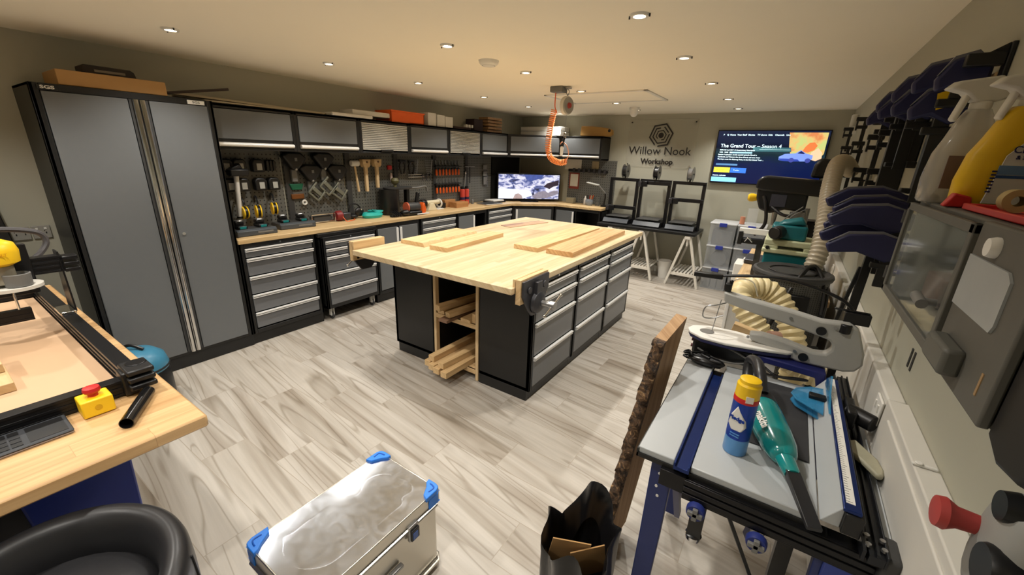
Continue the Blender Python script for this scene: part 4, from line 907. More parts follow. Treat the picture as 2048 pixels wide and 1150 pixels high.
spoly('yellow_button', [(.012,.295),(.175,.295),(.175,.195),(.012,.195)], glow('screen_yellow', (228, 206, 60)))
spoly('blue_button', [(.18,.295),(.335,.295),(.335,.195),(.18,.195)], glow('screen_blue', (44, 100, 196)))
stext('Resume', 'button_lettering', .04, .245, .028, mt_=glow('screen_olive', (120, 110, 40))); stext('Trailer', 'button_lettering', .21, .245, .026)
stext('Seasons, episodes', 'caption', .01, .135, .023, bold=.0006)
spoly('thumbnail', [(.0,.10),(.255,.10),(.255,.01),(.0,.01)], glow('screen_thumb', (120, 186, 206)))

# ================================================================ trestle table with 3D printers
TT = .758
o = M().box(-2.36,-.955,5.875,6.488,TT-.036,TT).build('trestle_table_top', BLK, bevel=.003); tag(o, 'long black table top carrying the three printers', 'table top')
WHT2 = mat('white_painted_wood', (226,222,212), .5)
def trestle(label, x):
    t = thing('trestle', label, 'trestle', (x, 6.18, 0), group='white trestles'); zt = TT-.038
    for y in (-.26,.26):
        for s_ in (-1,1): M().bar((s_*.215,y,.0),(s_*.03,y,zt-.02),.03,.045,(0,1,0)).build('leg', WHT2, t, bevel=.002)
    M().box(-.035,.035,-.3,.3,zt-.045,zt).build('top_rail', WHT2, t, bevel=.003)
    for y in (-.26,.26): M().box(-.185,.185,y-.012,y+.012,.15,.19).build('cross_rail', WHT2, t, bevel=.002)
    for k in range(8): M().box(-.17+.046*k,-.145+.046*k,-.26,.26,.19,.202).build('shelf_slat', WHT2, t)
    M().cyl((0,-.27,zt-.14),(0,-.27,zt-.02),.012).build('adjuster', WHT2, t)
    return t
tr_ = trestle('white wooden trestle under the right end of the printer table', -1.045); dup(tr_, (-1.68,6.18,0), 0, 'white wooden trestle under the middle of the printer table')
dup(tr_, (-2.15,6.18,0), 0, 'white wooden trestle under the left end of the printer table')
BPM = mat('printer_black', (24,24,26), .35, metal=.2); PGR = mat('printer_grey', (70,74,80), .3)
def printer(label, x, gz, extra=None):
    t = thing('desktop_3d_printer', label, '3D printer', (x, 6.22, TT), group='open frame 3D printers')
    M().prism([(-.235,0),(.16,0),(.16,.075),(-.19,.075),(-.235,.02)], 'x', -.195, .195).build('base', BPM, t, bevel=.008)
    M().prism([(-.238,.018),(-.195,.074),(-.185,.074),(-.228,.018)], 'x', -.19, .19).build('front_bezel', PGR, t)
    M().box(-.16,.16,-.2,.14,.098,.108).build('print_bed', DKG, t, bevel=.003); M().box(-.02,.02,-.18,.14,.075,.098).build('bed_carriage', BPM, t)
    for s_ in (-1,1): M().box(s_*.2-.022,s_*.2+.022,.0,.045,0,.63).build('upright', BPM, t, bevel=.003)
    M().box(-.222,.222,.0,.045,.615,.66).build('top_bar', BPM, t, bevel=.003)
    M().box(-.23,.222,-.03,0,gz,gz+.05).build('gantry', BPM, t, bevel=.003)
    M().box(-.17,-.1,-.07,-.03,gz-.03,gz+.05).build('print_head', BPM, t, bevel=.006); M().box(-.236,-.19,-.045,.03,gz-.035,gz+.04).build('motor', IRON, t, bevel=.004)
    M().cyl((.0,.02,.66),(.0,.02,.72),.012).cyl((-.045,.02,.76),(.045,.02,.76),.01).bar((0,.02,.70),(-.02,.02,.76),.02,.03).build('spool_holder', BPM, t)
    M().cyl((.21,-.06,.0),(.21,-.06,.05),.014).build('foot_knob', BPM, t)
    return t
def spool(label, x, mt_):
    t = thing('filament_spool', label, 'filament spool', (x, 6.24, TT+.76), group='filament spools')
    for s_ in (-.034,.031): M().lathe([(.022,s_),(.098,s_),(.098,s_+.004),(.022,s_+.004)], ax='x', n=32, cap=False).build('flange', mat('smoky_plastic', (90,88,84), .3, alpha=.75), t)
    M().lathe([(.075,-.03),(.075,.03)], ax='x', n=28).build('filament', mt_, t)
    return t
for k, (x, gz, c, n_) in enumerate(((-2.127,.20,BPL,'left'),(-1.664,.585,BPL,'middle'),(-1.201,.38,MGP,'right'))):
    printer(f'black open frame 3D printer, {n_} of the three on the black table', x, gz)
    spool(f'{"silver" if k == 2 else "black"} filament spool on top of the {n_} 3D printer', x, mat('silver_filament', (150,150,150), .3, metal=.4) if k == 2 else c)
t = thing('waste_bin', 'white tapered waste bin between the trestles', 'bin', (-1.365,6.22,0.001))
M().lathe([(.07,0),(.095,.26),(.098,.262),(.092,.262),(.068,.004),(.002,.004)], n=28, cap=False).build('tub', WHT, t)
M().torus((0,0,.26), .097, .005, 28).build('rim', WHT, t)
# storage boxes
BOXM = mat('clear_box_plastic', (214,220,226), .15, var=.0, alpha=.2); BLC = mat('clip_blue', (44,60,160), .4)
DRK = mat('dark_contents', (96,98,102), .6, var=.2)
def tub(label, x, z, cont):
    t = thing('storage_box', label, 'storage box', (x, 6.27, z), group='clear storage boxes with blue clips')
    m_ = M(); w_, d_, h_ = .155, .2, .285; 
    for a in ((-w_,w_,-d_,-d_+.004),(-w_,w_,d_-.004,d_),(-w_,-w_+.004,-d_,d_),(w_-.004,w_,-d_,d_)): m_.box(*a, 0, h_)
    m_.box(-w_,w_,-d_,d_,0,.004).build('tub', BOXM, t)
    M().box(-w_-.008,w_+.008,-d_-.008,d_+.008,h_,h_+.02).build('lid', mat('frosted_lid', (222,224,226), .35, alpha=.8), t, bevel=.006)
    M().box(-.045,.045,-d_-.022,-d_-.006,h_-.028,h_+.022).build('clip', BLC, t, bevel=.004)
    if cont == 'reel': M().lathe([(.1,-.1),(.1,.1)], (0,0,.112), ax='y', n=28).build('reel', DRK, t); 
    elif cont == 'box': M().box(-.12,.12,-.15,.15,.006,.2).build('contents', DRK, t)
    else:
        for k in range(3): M().box(-.12+.085*k,-.05+.085*k,-.15,.15,.006,.22).build('folder', MGP, t)
    return t
for k, (x, col) in enumerate(((-.66,'left'),(-.328,'right'))):
    for j, row in enumerate(('bottom','middle','top')):
        tub(f'clear storage box with blue clip, {row} of the {col} stack by the back wall', x, .001+j*.307, [['f','reel','box'],['f','box','box']][k][j])
t = thing('acrylic_cylinder', 'clear plastic cylinder standing on the right storage boxes', 'cylinder', (-.36,6.2,.925))
M().lathe([(.06,0),(.06,.20)], n=28, cap=False).torus((0,0,.20), .06, .003, 28).build('tube', mat('thin_clear', (230,232,234), .1, alpha=.22, var=0), t)
o = M().cyl((-.46,6.16,.926),(-.46,6.16,1.02),.03).build('peach_pot', mat('peach_plastic', (206,140,110), .5)); tag(o, 'small peach coloured pot on the storage boxes', 'pot')
# ================================================================ CNC bench, left foreground
CT = .90
t = thing('machine_bench', 'wooden topped bench on blue supports carrying the routing machine', 'workbench', (-2.4,-.15,0), world=True)
M().box(-3.42,-1.362,-.72,.378,CT-.042,CT).build('bench_top', BIRCH, t, bevel=.006, seg=1)
M().box(-3.3,-1.5,-.62,.22,CT-.10,CT-.043).build('apron', BLK, t)
M().prism([(-.02,CT-.10),(.255,CT-.10),(.25,CT-.15),(.225,CT-.17),(.20,.0),(.04,.0)], 'x', -1.66, -1.60).build('leg_panel', BLUE, t, bevel=.006)
M().prism([(-.62,CT-.10),(-.10,CT-.10),(-.14,.0),(-.6,.0)], 'x', -1.62, -1.56).build('leg_panel', BLUE, t, bevel=.006)
M().box(-1.70,-1.64,-.12,.0,.0,CT-.10).build('grey_panel', DKG, t)
for x in (-3.25,-2.45):
    for y in (-.55,.12): M().box(x-.03,x+.03,y-.03,y+.03,0,CT-.10).build('leg', BLUE, t, bevel=.004)
MDF = mat('mdf_spoilboard', (196,162,128), .7, var=.05, scale=8)
EXT = mat('black_anodised', (26,26,28), .3, metal=.4)
t = thing('routing_machine', 'black framed desktop routing machine with a yellow router on its gantry', 'routing machine', (-2.3,-.1,CT), world=True)
def extrusion(m_, p, q, w_, h_, slots=2):
    """box rail with raised ribs along the faces"""
    m_.bar(p, q, w_*.86, h_*.9)
    n = slots*2+1
    for k in range(n):
        o = -h_/2+h_*(k+.5)/n
        if k % 2 == 0: m_.bar(Vector(p)+Vector((0,0,o)), Vector(q)+Vector((0,0,o)), w_, h_/n*.9)
    return m_
extrusion(M(), (-3.15,.295,.945), (-1.70,.295,.945), .042, .082, 3).build('side_rail', EXT, t, bevel=.001)
extrusion(M(), (-3.15,-.55,.945), (-1.70,-.55,.945), .042, .082, 3).build('side_rail', EXT, t, bevel=.001)
extrusion(M(), (-1.70,-.56,.93), (-1.70,.29,.93), .042, .055, 2).build('end_rail', EXT, t, bevel=.001)
extrusion(M(), (-3.12,-.56,.93), (-3.12,.29,.93), .042, .055, 2).build('end_rail', EXT, t, bevel=.001)
M().box(-3.09,-1.73,-.53,.27,CT+.003,CT+.024).build('spoilboard', MDF, t, bevel=.001)
b_ = M()
for k in range(3): b_.box(-1.735,-1.635,.275,.345,.925+.026*k,.943+.026*k)
b_.box(-1.72,-1.66,.265,.30,.905,.985).build('corner_block', BPL, t, bevel=.005)
M().cyl((-1.70,.315,.985),(-1.70,.315,.998),.028).build('corner_knob', EXT, t, bevel=.003)
# gantry
b_ = M(); extrusion(b_, (-2.50,-.55,1.20), (-2.50,.33,1.20), .045, .07, 3); b_.build('gantry_beam', EXT, t, bevel=.001)
M().prism([(-2.60,.99),(-2.46,.99),(-2.48,1.25),(-2.55,1.25)], 'y', .318, .324).build('gantry_plate', EXT, t, bevel=.002)
M().prism([(-2.60,.965),(-2.42,.965),(-2.46,1.26),(-2.56,1.26)], 'y', -.58, -.572).build('gantry_plate', EXT, t, bevel=.002)
for z in (1.17,1.195,1.22): M().box(-2.53,-2.47,.327,.375,z-.008,z+.008).build('beam_end', EXT, t, bevel=.003)
M().box(-2.56,-2.44,.27,.318,.985,1.0).build('slider', CHR, t, bevel=.003)
extrusion(M(), (-2.46,.09,1.02), (-2.46,.20,1.02), .03, .05, 2).build('lower_beam', EXT, t)
M().box(-2.475,-2.455,.06,.24,1.10,1.30).build('carriage_plate', EXT, t, bevel=.004)
r_ = M().lathe([(.036,1.235),(.062,1.25),(.066,1.29),(.058,1.32),(.03,1.335),(.002,1.337)], (-2.40,.15,0), 28).build('router_cap', YEL, t, ang=50)
M().lathe([(.04,1.17),(.04,1.236)], (-2.40,.15,0), 24).build('router_body', mat('smoky_clear', (150,144,128), .25, alpha=.85), t)
text('DEWALT', 'cap_lettering', .014, face((-2.335,.15,1.285), '+x'), mat('worn_orange', (200,140,20), .5), r_)
M().lathe([(.026,1.155),(.036,1.16),(.038,1.205),(.034,1.207),(.030,1.165)], (-2.37,.185,0), 24, cap=False).build('dust_port', MGP, t)
M().lathe([(.06,1.145),(.078,1.145),(.078,1.157),(.06,1.157)], (-2.40,.165,0), 32, cap=True, sy=1.1).build('dust_shoe', OWHT, t)
M().cyl((-2.40,.165,1.145),(-2.40,.165,1.06),.004).build('cutter', CHR, t)
M().tube(cat_rom([(-2.62,.06,1.325),(-2.66,.19,1.335),(-2.68,.30,1.31),(-2.68,.325,1.265),(-2.66,.295,1.22),(-2.60,.25,1.20)], 8), .018, 8, flat=.6).build('cable_chain', mat('chain_grey', (72,70,72), .5), t)
M().box(-2.62,-2.56,-.2,.12,1.23,1.24).build('chain_tray', EXT, t)
for k, (x, y, d) in enumerate(((-2.02,.0,(.18,.14,.03)),(-2.12,-.04,(.16,.12,.03)))):
    o = M().box(-d[0]/2,d[0]/2,-d[1]/2,d[1]/2,0,d[2]).build('pine_block', PINEX, bevel=.002); o.location = (x-.0,y+.045*k,CT+.025+.031*k); tag(o, ['lower','upper'][k]+' pale pine block on the spoilboard of the routing machine', 'block')
t = thing('emergency_stop', 'yellow emergency stop box with a red mushroom button on the bench', 'switch', (-1.642,.192,CT+.0005), .0)
M().box(-.034,.034,-.036,.036,.001,.055).build('box', YEL, t, bevel=.004)
M().lathe([(.012,.055),(.012,.066),(.018,.067),(.021,.074),(.019,.083),(.002,.085)], n=24).build('button', RED, t)
M().lathe([(.008,0),(.008,.0012)], (.0345,.0,.028), ax='x', n=16).build('cable_knockout', mat('dark_yellow', (206,160,20), .5), t)
t = thing('black_pipe', 'short black plastic pipe lying on the bench beside the stop button', 'pipe', (-1.545,.265,CT), world=True)
d = Vector((-.155,.09,0)).normalized(); a = Vector((-1.465,.217,CT+.0175)); b2 = Vector((-1.622,.312,CT+.0175))
rs = []
for p_, r in ((a,.0155),(a,.0175),(b2,.0175),(b2,.0155)):
    s_ = d.cross(Vector((0,0,1))); rs.append([p_+s_*r*math.cos(2*PI*k/20)+Vector((0,0,1))*r*math.sin(2*PI*k/20) for k in range(20)])
M().rings(rs, cap=False, loop=True).build('pipe', mat('glossy_black', (16,16,17), .18), t)
t = thing('drawing_tablet', 'dark keypad tablet with a pale edge on the bench front', 'tablet', (-1.615,.0,CT), world=True)
M().box(-1.67,-1.56,-.16,.125,CT+.001,CT+.007).build('underside', mat('pale_edge', (150,136,128), .5), t, bevel=.002)
M().box(-1.672,-1.558,-.161,.127,CT+.007,CT+.014).build('cover', mat('slate', (48,50,54), .5), t, bevel=.004)
M().box(-1.662,-1.568,.045,.118,CT+.014,CT+.0148).build('touch_area', BPL, t)
kb = M()
for i in range(4):
    for j in range(8): kb.box(-1.660+.024*i,-1.641+.024*i,-.155+.024*j,-.135+.024*j,CT+.014,CT+.0155)
kb.build('keys', BPL, t)
# wall sockets and a dark panel beside the bench
for k, (y, lab) in enumerate(((.405,'white double socket on the left wall, left one above the bench'),(.50,'white double socket on the left wall, right one next to the locker'))):
    t = thing('wall_socket', lab, 'socket', (WL,y,1.09), group='double sockets on the left wall')
    M().box(.0,.012,-.043,.043,-.043,.043).build('plate', mat('socket_plate', (150,148,140), .45), t, bevel=.003)
    for s_ in (-.02,.02): M().box(.012,.013,s_-.003,s_+.003,-.012,.0).box(.012,.013,s_-.008,s_-.004,.006,.012).build('pin_holes', BPL, t); M().box(.012,.016,s_-.006,s_+.006,.018,.03).build('rocker', WHT, t)
t = thing('tall_dark_panel', 'tall dark panel standing by the left wall behind the bench', 'panel', (-4.08,.29,0))
M().prism([(-.14,0),(.06,0),(.06,.9),(.07,1.0),(.03,1.42),(-.14,1.45)], 'x', -.03, .03).build('panel', BLK, t, bevel=.006)
t = thing('blue_vacuum_cleaner', 'round blue topped vacuum cleaner on the floor between bench and locker', 'vacuum cleaner', (-3.27,.60,.001))
M().lathe([(.16,.03),(.17,.06),(.17,.26),(.15,.29)], n=28).build('drum', BPL, t)
M().lathe([(.165,.29),(.17,.32),(.155,.38),(.11,.42),(.04,.44),(.002,.442)], n=32).build('lid', mat('vacuum_blue', (58,122,152), .35), t, ang=60)
M().torus((0,0,.31), .168, .007, 28).build('seal', RUB, t)
M().tube(cat_rom([(-.05,-.05,.44),(-.0,0,.47),(.05,.05,.44)]), .01).build('carry_handle', BPL, t)
for k in range(4): M().ell((.13*math.cos(PI/4+k*PI/2),.13*math.sin(PI/4+k*PI/2),.028),.028).build('castor', BPL, t)
M().tube(cat_rom([(.16,.0,.2),(.22,.02,.3),(.24,.03,.2),(.22,.02,.05),(.16,-.1,.02)]), .014).build('hose', BPL, t)

# ================================================================ aluminium case
t = thing('aluminium_case', 'dented aluminium transport case with blue corner caps on the floor', 'case', (-1.122,.66,0), world=True)
mt, N, L, b = newmat('dented_aluminium'); b.inputs['Metallic'].default_value = 1.; b.inputs['Roughness'].default_value = .2; b.inputs['Anisotropic'].default_value = .8; tg = N.new('ShaderNodeTangent'); tg.direction_type = 'RADIAL'; tg.axis = 'X'; L.new(tg.outputs[0], b.inputs['Tangent'])
tc = N.new('ShaderNodeTexCoord'); nz = N.new('ShaderNodeTexNoise'); nz.inputs['Scale'].default_value = 14; nz.inputs['Detail'].default_value = 5; nz.inputs['Distortion'].default_value = 1.5; L.new(tc.outputs['Object'], nz.inputs[0])
cr = N.new('ShaderNodeValToRGB'); cr.color_ramp.elements[0].position = .3; cr.color_ramp.elements[0].color = (.16,.16,.16,1); cr.color_ramp.elements[1].position = .75; cr.color_ramp.elements[1].color = (.24,.24,.24,1); L.new(nz.outputs[0], cr.inputs[0]); L.new(cr.outputs[0], b.inputs['Roughness'])
b.inputs['Base Color'].default_value = lin((196,202,212))+(1,); MATS['dented_aluminium'] = mt; DAL = mt
CX0, CX1, CY0, CY1, CZ = -1.302, -.945, .385, .948, .40
M().box(CX0+.008,CX1-.008,CY0+.008,CY1-.008,.012,CZ-.075).build('body', mat('side_aluminium', (204,200,190), .3, metal=.9, var=.03, scale=8), t, bevel=.012)
# lid as a gently dented grid
nx, ny = 22, 34; vs = []; fs = []
rnd = random.Random(4); dents = [(rnd.uniform(CX0,CX1), rnd.uniform(CY0,CY1), rnd.uniform(.03,.07), rnd.uniform(-.0022,.0022)) for _ in range(9)] + [(-1.23,.47,.016,-.003),(-1.06,.87,.03,-.004),(-1.02,.84,.02,.003)]
for j in range(ny+1):
    for i in range(nx+1):
        u, v = i/nx, j/ny; x = CX0+(CX1-CX0)*u; y = CY0+(CY1-CY0)*v
        z = CZ-.001-.0022*math.sin(PI*u)*math.sin(PI*v)**.6 + sum(.6*a_*math.exp(-((x-p_)**2+(y-q)**2)/(s_*s_)) for p_, q, s_, a_ in dents)*math.sin(PI*u)*math.sin(PI*v)
        vs.append((x,y,z))
for j in range(ny):
    for i in range(nx): k = j*(nx+1)+i; fs.append((k,k+1,k+nx+2,k+nx+1))
lid = M().add(vs, fs).build('lid_skin', DAL, t, ang=80, sub=1)
M().box(CX0-.001,CX1+.001,CY0-.001,CY0+.006,CZ-.055,CZ).box(CX0-.001,CX1+.001,CY1-.006,CY1+.001,CZ-.055,CZ).box(CX0-.001,CX0+.006,CY0,CY1,CZ-.055,CZ).box(CX1-.006,CX1+.001,CY0,CY1,CZ-.055,CZ).build('lid_rim', mat('side_aluminium'), t, bevel=.003)
for z in (CZ-.064, .03):
    M().tube([(CX1+.003,CY0+.02,z),(CX1+.003,CY1-.02,z),(CX1-.02,CY1+.003,z),(CX0+.02,CY1+.003,z),(CX0-.003,CY1-.02,z),(CX0-.003,CY0+.02,z),(CX0+.02,CY0-.003,z),(CX1-.02,CY0-.003,z),(CX1+.003,CY0+.02,z)], .008, 8).build('bead', mat('side_aluminium'), t)
CBL = mat('corner_cap_blue', (38,122,222), .4)
for sx, x in ((-1,CX0),(1,CX1)):
    for sy, y in ((-1,CY0),(1,CY1)):
        P_ = lambda u, v: (x-sx*u, y-sy*v)
        pts = [P_(-.006,.075),P_(-.006,.02),P_(.0,.004),P_(.006,-.002),P_(.022,-.006),P_(.062,-.006),P_(.058,.012),P_(.04,.03),P_(.02,.066)]
        c = M().prism(pts, 'z', CZ-.012, CZ+.010); pts2 = [P_(-.006,.06),P_(-.006,.01),P_(.012,-.006),P_(.05,-.006),P_(.05,.0),P_(.0,.0),P_(.0,.06)]
        c.prism(pts2, 'z', CZ-.06, CZ-.01); c = c.build('corner_cap', CBL, t, bevel=.005)
        M().tube(cat_rom([(*P_(.012,.045),CZ+.0105),(*P_(.010,.02),CZ+.0105),(*P_(.022,.012),CZ+.0105),(*P_(.038,.010),CZ+.0105)]), .0028).build('groove_rib', mat('cap_blue_dark', (24,84,176), .4), c)
for y in (.80,.53):
    l_ = M().box(CX1-.004,CX1+.012,y-.024,y+.024,CZ-.12,CZ-.05).build('latch', STL, t, bevel=.004)
    M().box(CX1+.012,CX1+.02,y-.020,y+.020,CZ-.115,CZ-.065).build('latch_handle', BPL, l_, bevel=.003)
    M().box(CX1+.020,CX1+.0215,y-.014,y+.010,CZ-.108,CZ-.078).build('latch_label', mat('latch_blue', (60,92,160), .4), l_)
M().box(CX1-.004,CX1+.016,.62,.74,.2,.215).build('side_handle', STL, t, bevel=.004)

# ================================================================ black tub chair
t = thing('tub_chair', 'black padded leather tub stool with a low curved back', 'chair', (-1.13,-.045,0))
LEA = mat('black_leather', (34,34,36), .38, var=.06, scale=60, bump=.15)
cen = math.radians(128); rs = []; n = 40
for i in range(n+1):
    a = cen+math.radians(-128+256*i/n); f = abs(i/n-.5)*2; top = .80-.09*f**3; tk = .030-.008*f**4; R = .24; ring = []
    prof = [(R-tk*.2, .44),(R+.018,.45),(R+.022,top-.05),(R+.016,top-.018),(R-.006,top),(R-.030,top-.010),(R-.050,top-.05),(R-.056,.60),(R-.05,.45)]
    for rr, z in prof: ring.append((rr*math.cos(a)*1.05, rr*math.sin(a), z))
    rs.append(ring)
M().rings(rs).build('backrest', LEA, t, ang=75, sub=1)
M().lathe([(.02,.55),(.19,.555),(.195,.62),(.19,.69),(.17,.715),(.08,.725),(.002,.726)], n=36).build('seat', LEA, t, ang=70)
M().cyl((0,0,.06),(0,0,.56),.028).build('gas_column', CHR, t); M().lathe([(.24,.0),(.24,.012),(.05,.04),(.03,.07)], n=32).build('foot', CHR, t, ang=50)
for s_ in (-1,1):
    a = cen+s_*math.radians(62); M().tube([(.263*math.cos(a)*1.05,.263*math.sin(a),.47),(.264*math.cos(a)*1.05,.264*math.sin(a),.62),(.258*math.cos(a)*1.05,.258*math.sin(a),.755)], .003).build('seam', RUB, t)
# ================================================================ right foreground: router table
RT = .85
LAM = mat('grey_laminate', (176,180,182), .35, var=.02); DBL = mat('dark_blue_paint', (30,44,98), .35, var=.08); RBL = mat('rail_blue', (26,46,104), .28, metal=.5)
t = thing('router_table', 'grey topped folding router table with blue legs and a ruler fence', 'router table', (.1,1.5,0), world=True)
M().box(-.235,-.128,1.105,1.86,RT-.022,RT).build('side_wing', LAM, t, bevel=.003)
M().box(-.238,-.125,1.100,1.865,RT-.034,RT-.020).box(-.238,-.233,1.1,1.865,RT-.034,RT-.004).build('wing_edge', BLK, t)
M().box(-.082,.222,1.105,1.86,RT-.022,RT).build('main_top', LAM, t, bevel=.003)
M().box(-.085,.225,1.100,1.865,RT-.034,RT-.020).build('top_edge', BLK, t)
M().prism([(-.127,RT-.02),(-.083,RT-.02),(-.083,RT+.004),(-.088,RT+.004),(-.088,RT-.008),(-.122,RT-.008),(-.122,RT+.004),(-.127,RT+.004)], 'y', 1.09, 1.75).build('mitre_rail', RBL, t, bevel=.001)
m_ = M()
for k in range(3): m_.box(-.09,.37,1.083,1.100,RT-.036-.022*k-.016,RT-.036-.022*k)
m_.box(-.09,.37,1.088,1.13,RT-.105,RT-.034); m_.box(-.16,-.08,1.088,1.13,RT-.09,RT-.034)
m_.build('front_rail', EXT, t, bevel=.001)
M().box(-.235,.365,1.80,1.85,RT-.10,RT-.036).build('rear_rail', EXT, t)
M().box(.345,.382,1.065,1.15,RT-.085,RT-.005).build('rail_end_cap', DKG, t, bevel=.01)
# fence with blue bar and ruler
M().prism([(.222,RT+.001),(.258,RT+.062),(.262,RT+.062),(.262,RT+.001)], 'y', 1.10, 1.845).build('fence_face', LAM, t, bevel=.002)
M().box(.262,.30,1.085,1.845,RT-.0,RT+.058).build('fence_body', BLK, t, bevel=.003)
M().box(.256,.292,1.09,1.845,RT+.059,RT+.068).build('fence_bar', RBL, t, bevel=.002)
ru = M().box(.262,.280,1.115,1.84,RT+.068,RT+.0695).build('ruler', WHT, t)
tk = M()
for k in range(72): tk.box(.262,.262+(.008 if k % 5 else .013),1.12+.01*k,1.1212+.01*k,RT+.0695,RT+.0699)
tk.build('ruler_marks', BPL, ru)
m_ = M().box(.305,.312,1.06,2.06,RT-.03,RT-.0).box(.318,.348,1.06,2.06,RT-.03,RT-.006).box(.330,.336,1.06,2.06,RT-.006,RT+.002); m_.box(.348,.352,1.06,2.06,RT-.03,RT+.004)
M().box(.353,.376,1.12,1.84,RT-.034,RT-.022).build('right_wing', LAM, t, bevel=.002)
m_.build('slotted_rail', mat('dark_anodised', (44,46,50), .3, metal=.6), t, bevel=.001)
for y in (1.085,1.115):
    for x in (.316,.346): M().lathe([(.007,RT-.002),(.006,RT+.004),(.002,RT+.005)], (x,y,0), 12).build('bolt', STL, t)
# legs
def flat_leg(p, q, w_=.055):
    return M().bar(p, q, w_, .03, (0,1,0))
l1 = M().prism([(-.195,RT-.036),(-.130,RT-.036),(-.135,.5),(-.15,.02),(-.205,.02),(-.197,.5)], 'y', 1.135, 1.165).build('leg', DBL, t, bevel=.003)
for k, (x, z) in enumerate(((-.163,.80),(-.166,.76),(-.158,.735),(-.170,.71),(-.162,.675))): M().cyl((x,1.134,z),(x,1.131,z),.007 if k == 0 else .0045).build('leg_hole', STL if k == 0 else WHT, l1)
M().prism([(.235,RT-.036),(.335,RT-.036),(.325,.5),(.31,.02),(.25,.02)], 'y', 1.10, 1.13).build('leg', DBL, t, bevel=.003)
M().box(.255,.34,1.09,1.10,RT-.17,RT-.05).build('blue_grip', mat('grip_blue', (46,64,140), .5), t, bevel=.006)
M().prism([(-.195,RT-.1),(-.140,RT-.1),(-.15,.02),(-.205,.02)], 'y', 1.78, 1.81).build('leg', DBL, t, bevel=.003)
M().prism([(.255,RT-.1),(.315,RT-.1),(.31,.02),(.25,.02)], 'y', 1.78, 1.81).build('leg', DBL, t, bevel=.003)
M().bar((-.11,1.17,RT-.1),(-.115,1.45,.45),.03,.02).build('fold_stay', DBL, t); M().bar((-.125,1.2,.72),(-.125,1.5,.3),.02,.03).build('fold_stay', mat('stay_blue', (58,66,120), .4), t)
M().box(-.06,-.02,1.12,1.15,RT-.26,RT-.10).build('hanging_bracket', BLK, t); M().lathe([(.022,RT-.27),(.024,RT-.255),(.012,RT-.25)], (-.04,1.135,0), 16).build('levelling_foot', CHR, t)
M().bar((.03,1.12,RT-.11),(.16,1.20,.42),.010,.010).build('tie_rod', BLK, t)
M().bar((.12,1.20,RT-.14),(.11,1.22,.60),.04,.03).build('latch_bracket', DBL, t); M().box(.10,.135,1.185,1.2,.62,.68).build('latch_frame', STL, t, bevel=.003)
M().box(-.18,.30,1.135,1.165,.14,.18).build('cross_bar', DBL, t, bevel=.003); M().box(.17,.21,1.2,1.24,.1,RT-.1).build('centre_post', BLK, t)
for x, z in ((-.045,RT-.115),(.11,RT-.125)):
    k_ = M().lathe([(.024,-.014),(.026,-.006),(.026,.006),(.02,.014)], (x,1.075,z), ax='y', n=14).build('clamp_knob', mat('knob_blue', (40,52,120), .45), t)
    M().box(x-.02,x+.02,1.052,1.062,z-.007,z+.007).box(x-.007,x+.007,1.052,1.062,z-.02,z+.02).build('wing', MGP, k_, bevel=.002)
# cast handle and black port behind the fence
t = thing('cast_bracket', 'worn cream cast bracket lying on the rails behind the fence', 'bracket', (.35,1.45,RT), world=True)
M().prism([(.303,1.50),(.325,1.52),(.372,1.44),(.380,1.39),(.375,1.36),(.36,1.355),(.33,1.41),(.303,1.44)], 'z', RT+.006, RT+.024).build('casting', mat('worn_cream', (160,156,134), .5, var=.15), t, bevel=.006)
t = thing('dust_port', 'black hose port sticking out behind the ruler fence', 'port', (.34,1.66,RT), world=True)
M().cyl((.31,1.66,RT+.045),(.378,1.61,RT+.045),.028).build('port', BPL, t, bevel=.004); M().box(.302,.33,1.60,1.72,RT+.005,RT+.07).build('flange', BPL, t, bevel=.006)

# things lying on the router table
o = M().box(-.005,.205,1.33,1.80,0,.004).build('rubber_mat', mat('mat_black', (44,44,46), .7), bevel=.002); o.location.z = RT+.001; tag(o, 'dark rubber mat on the grey table under the hand vacuum', 'mat')
t = thing('polish_can', 'blue and yellow spray polish can standing on the router table', 'spray can', (.012,1.262,RT+.0005))
CB = mat('can_blue', (28,64,160), .3, metal=.3)
M().lathe([(.031,.0),(.033,.003),(.033,.055)], n=28).build('lower_body', mat('can_light_blue', (96,152,208), .3, metal=.3), t)
b_ = M().lathe([(.033,.055),(.033,.185)], n=28).build('body', CB, t)
M().lathe([(.0335,.178),(.0335,.192),(.031,.196)], n=28).build('red_band', RED, t)
M().lathe([(.0325,.192),(.0325,.232),(.028,.238),(.028,.248),(.020,.252),(.002,.25)], n=28, cap=True).build('cap', YEL, t)
def on_can(s_, name, z, size, ang, mt_, r=.0342, dy=0):
    return text(s_, name, size, Matrix.Rotation(ang, 4, 'Z') @ Matrix.Translation((0,-r,z)) @ Euler((PI/2,0,0)).to_matrix().to_4x4(), mt_, t, bold=.0006)
m_ = M(); m_.X = Matrix.Rotation(-.35, 4, 'Z'); m_.prism([(-.022,.105),(-.018,.135),(-.004,.168),(.006,.15),(.022,.125),(.026,.105),(.018,.088),(-.01,.085)], 'y', -.0345, -.020).build('white_drop', WHT, t, bevel=.003)
on_can('Pledge', 'can_lettering', .127, .017, -.35, CB, .0353)
for k in range(2): m_ = M(); m_.X = Matrix.Rotation(-.3, 4, 'Z'); m_.box(-.012,.014,-.0338,-.030,.066+.008*k,.069+.008*k).build('small_print', mat('can_light_blue'), t)
m_ = M(); m_.X = Matrix.Rotation(.25, 4, 'Z'); m_.box(-.009,.011,-.0335,-.030,.186,.206).build('hazard_label', WHT, t)
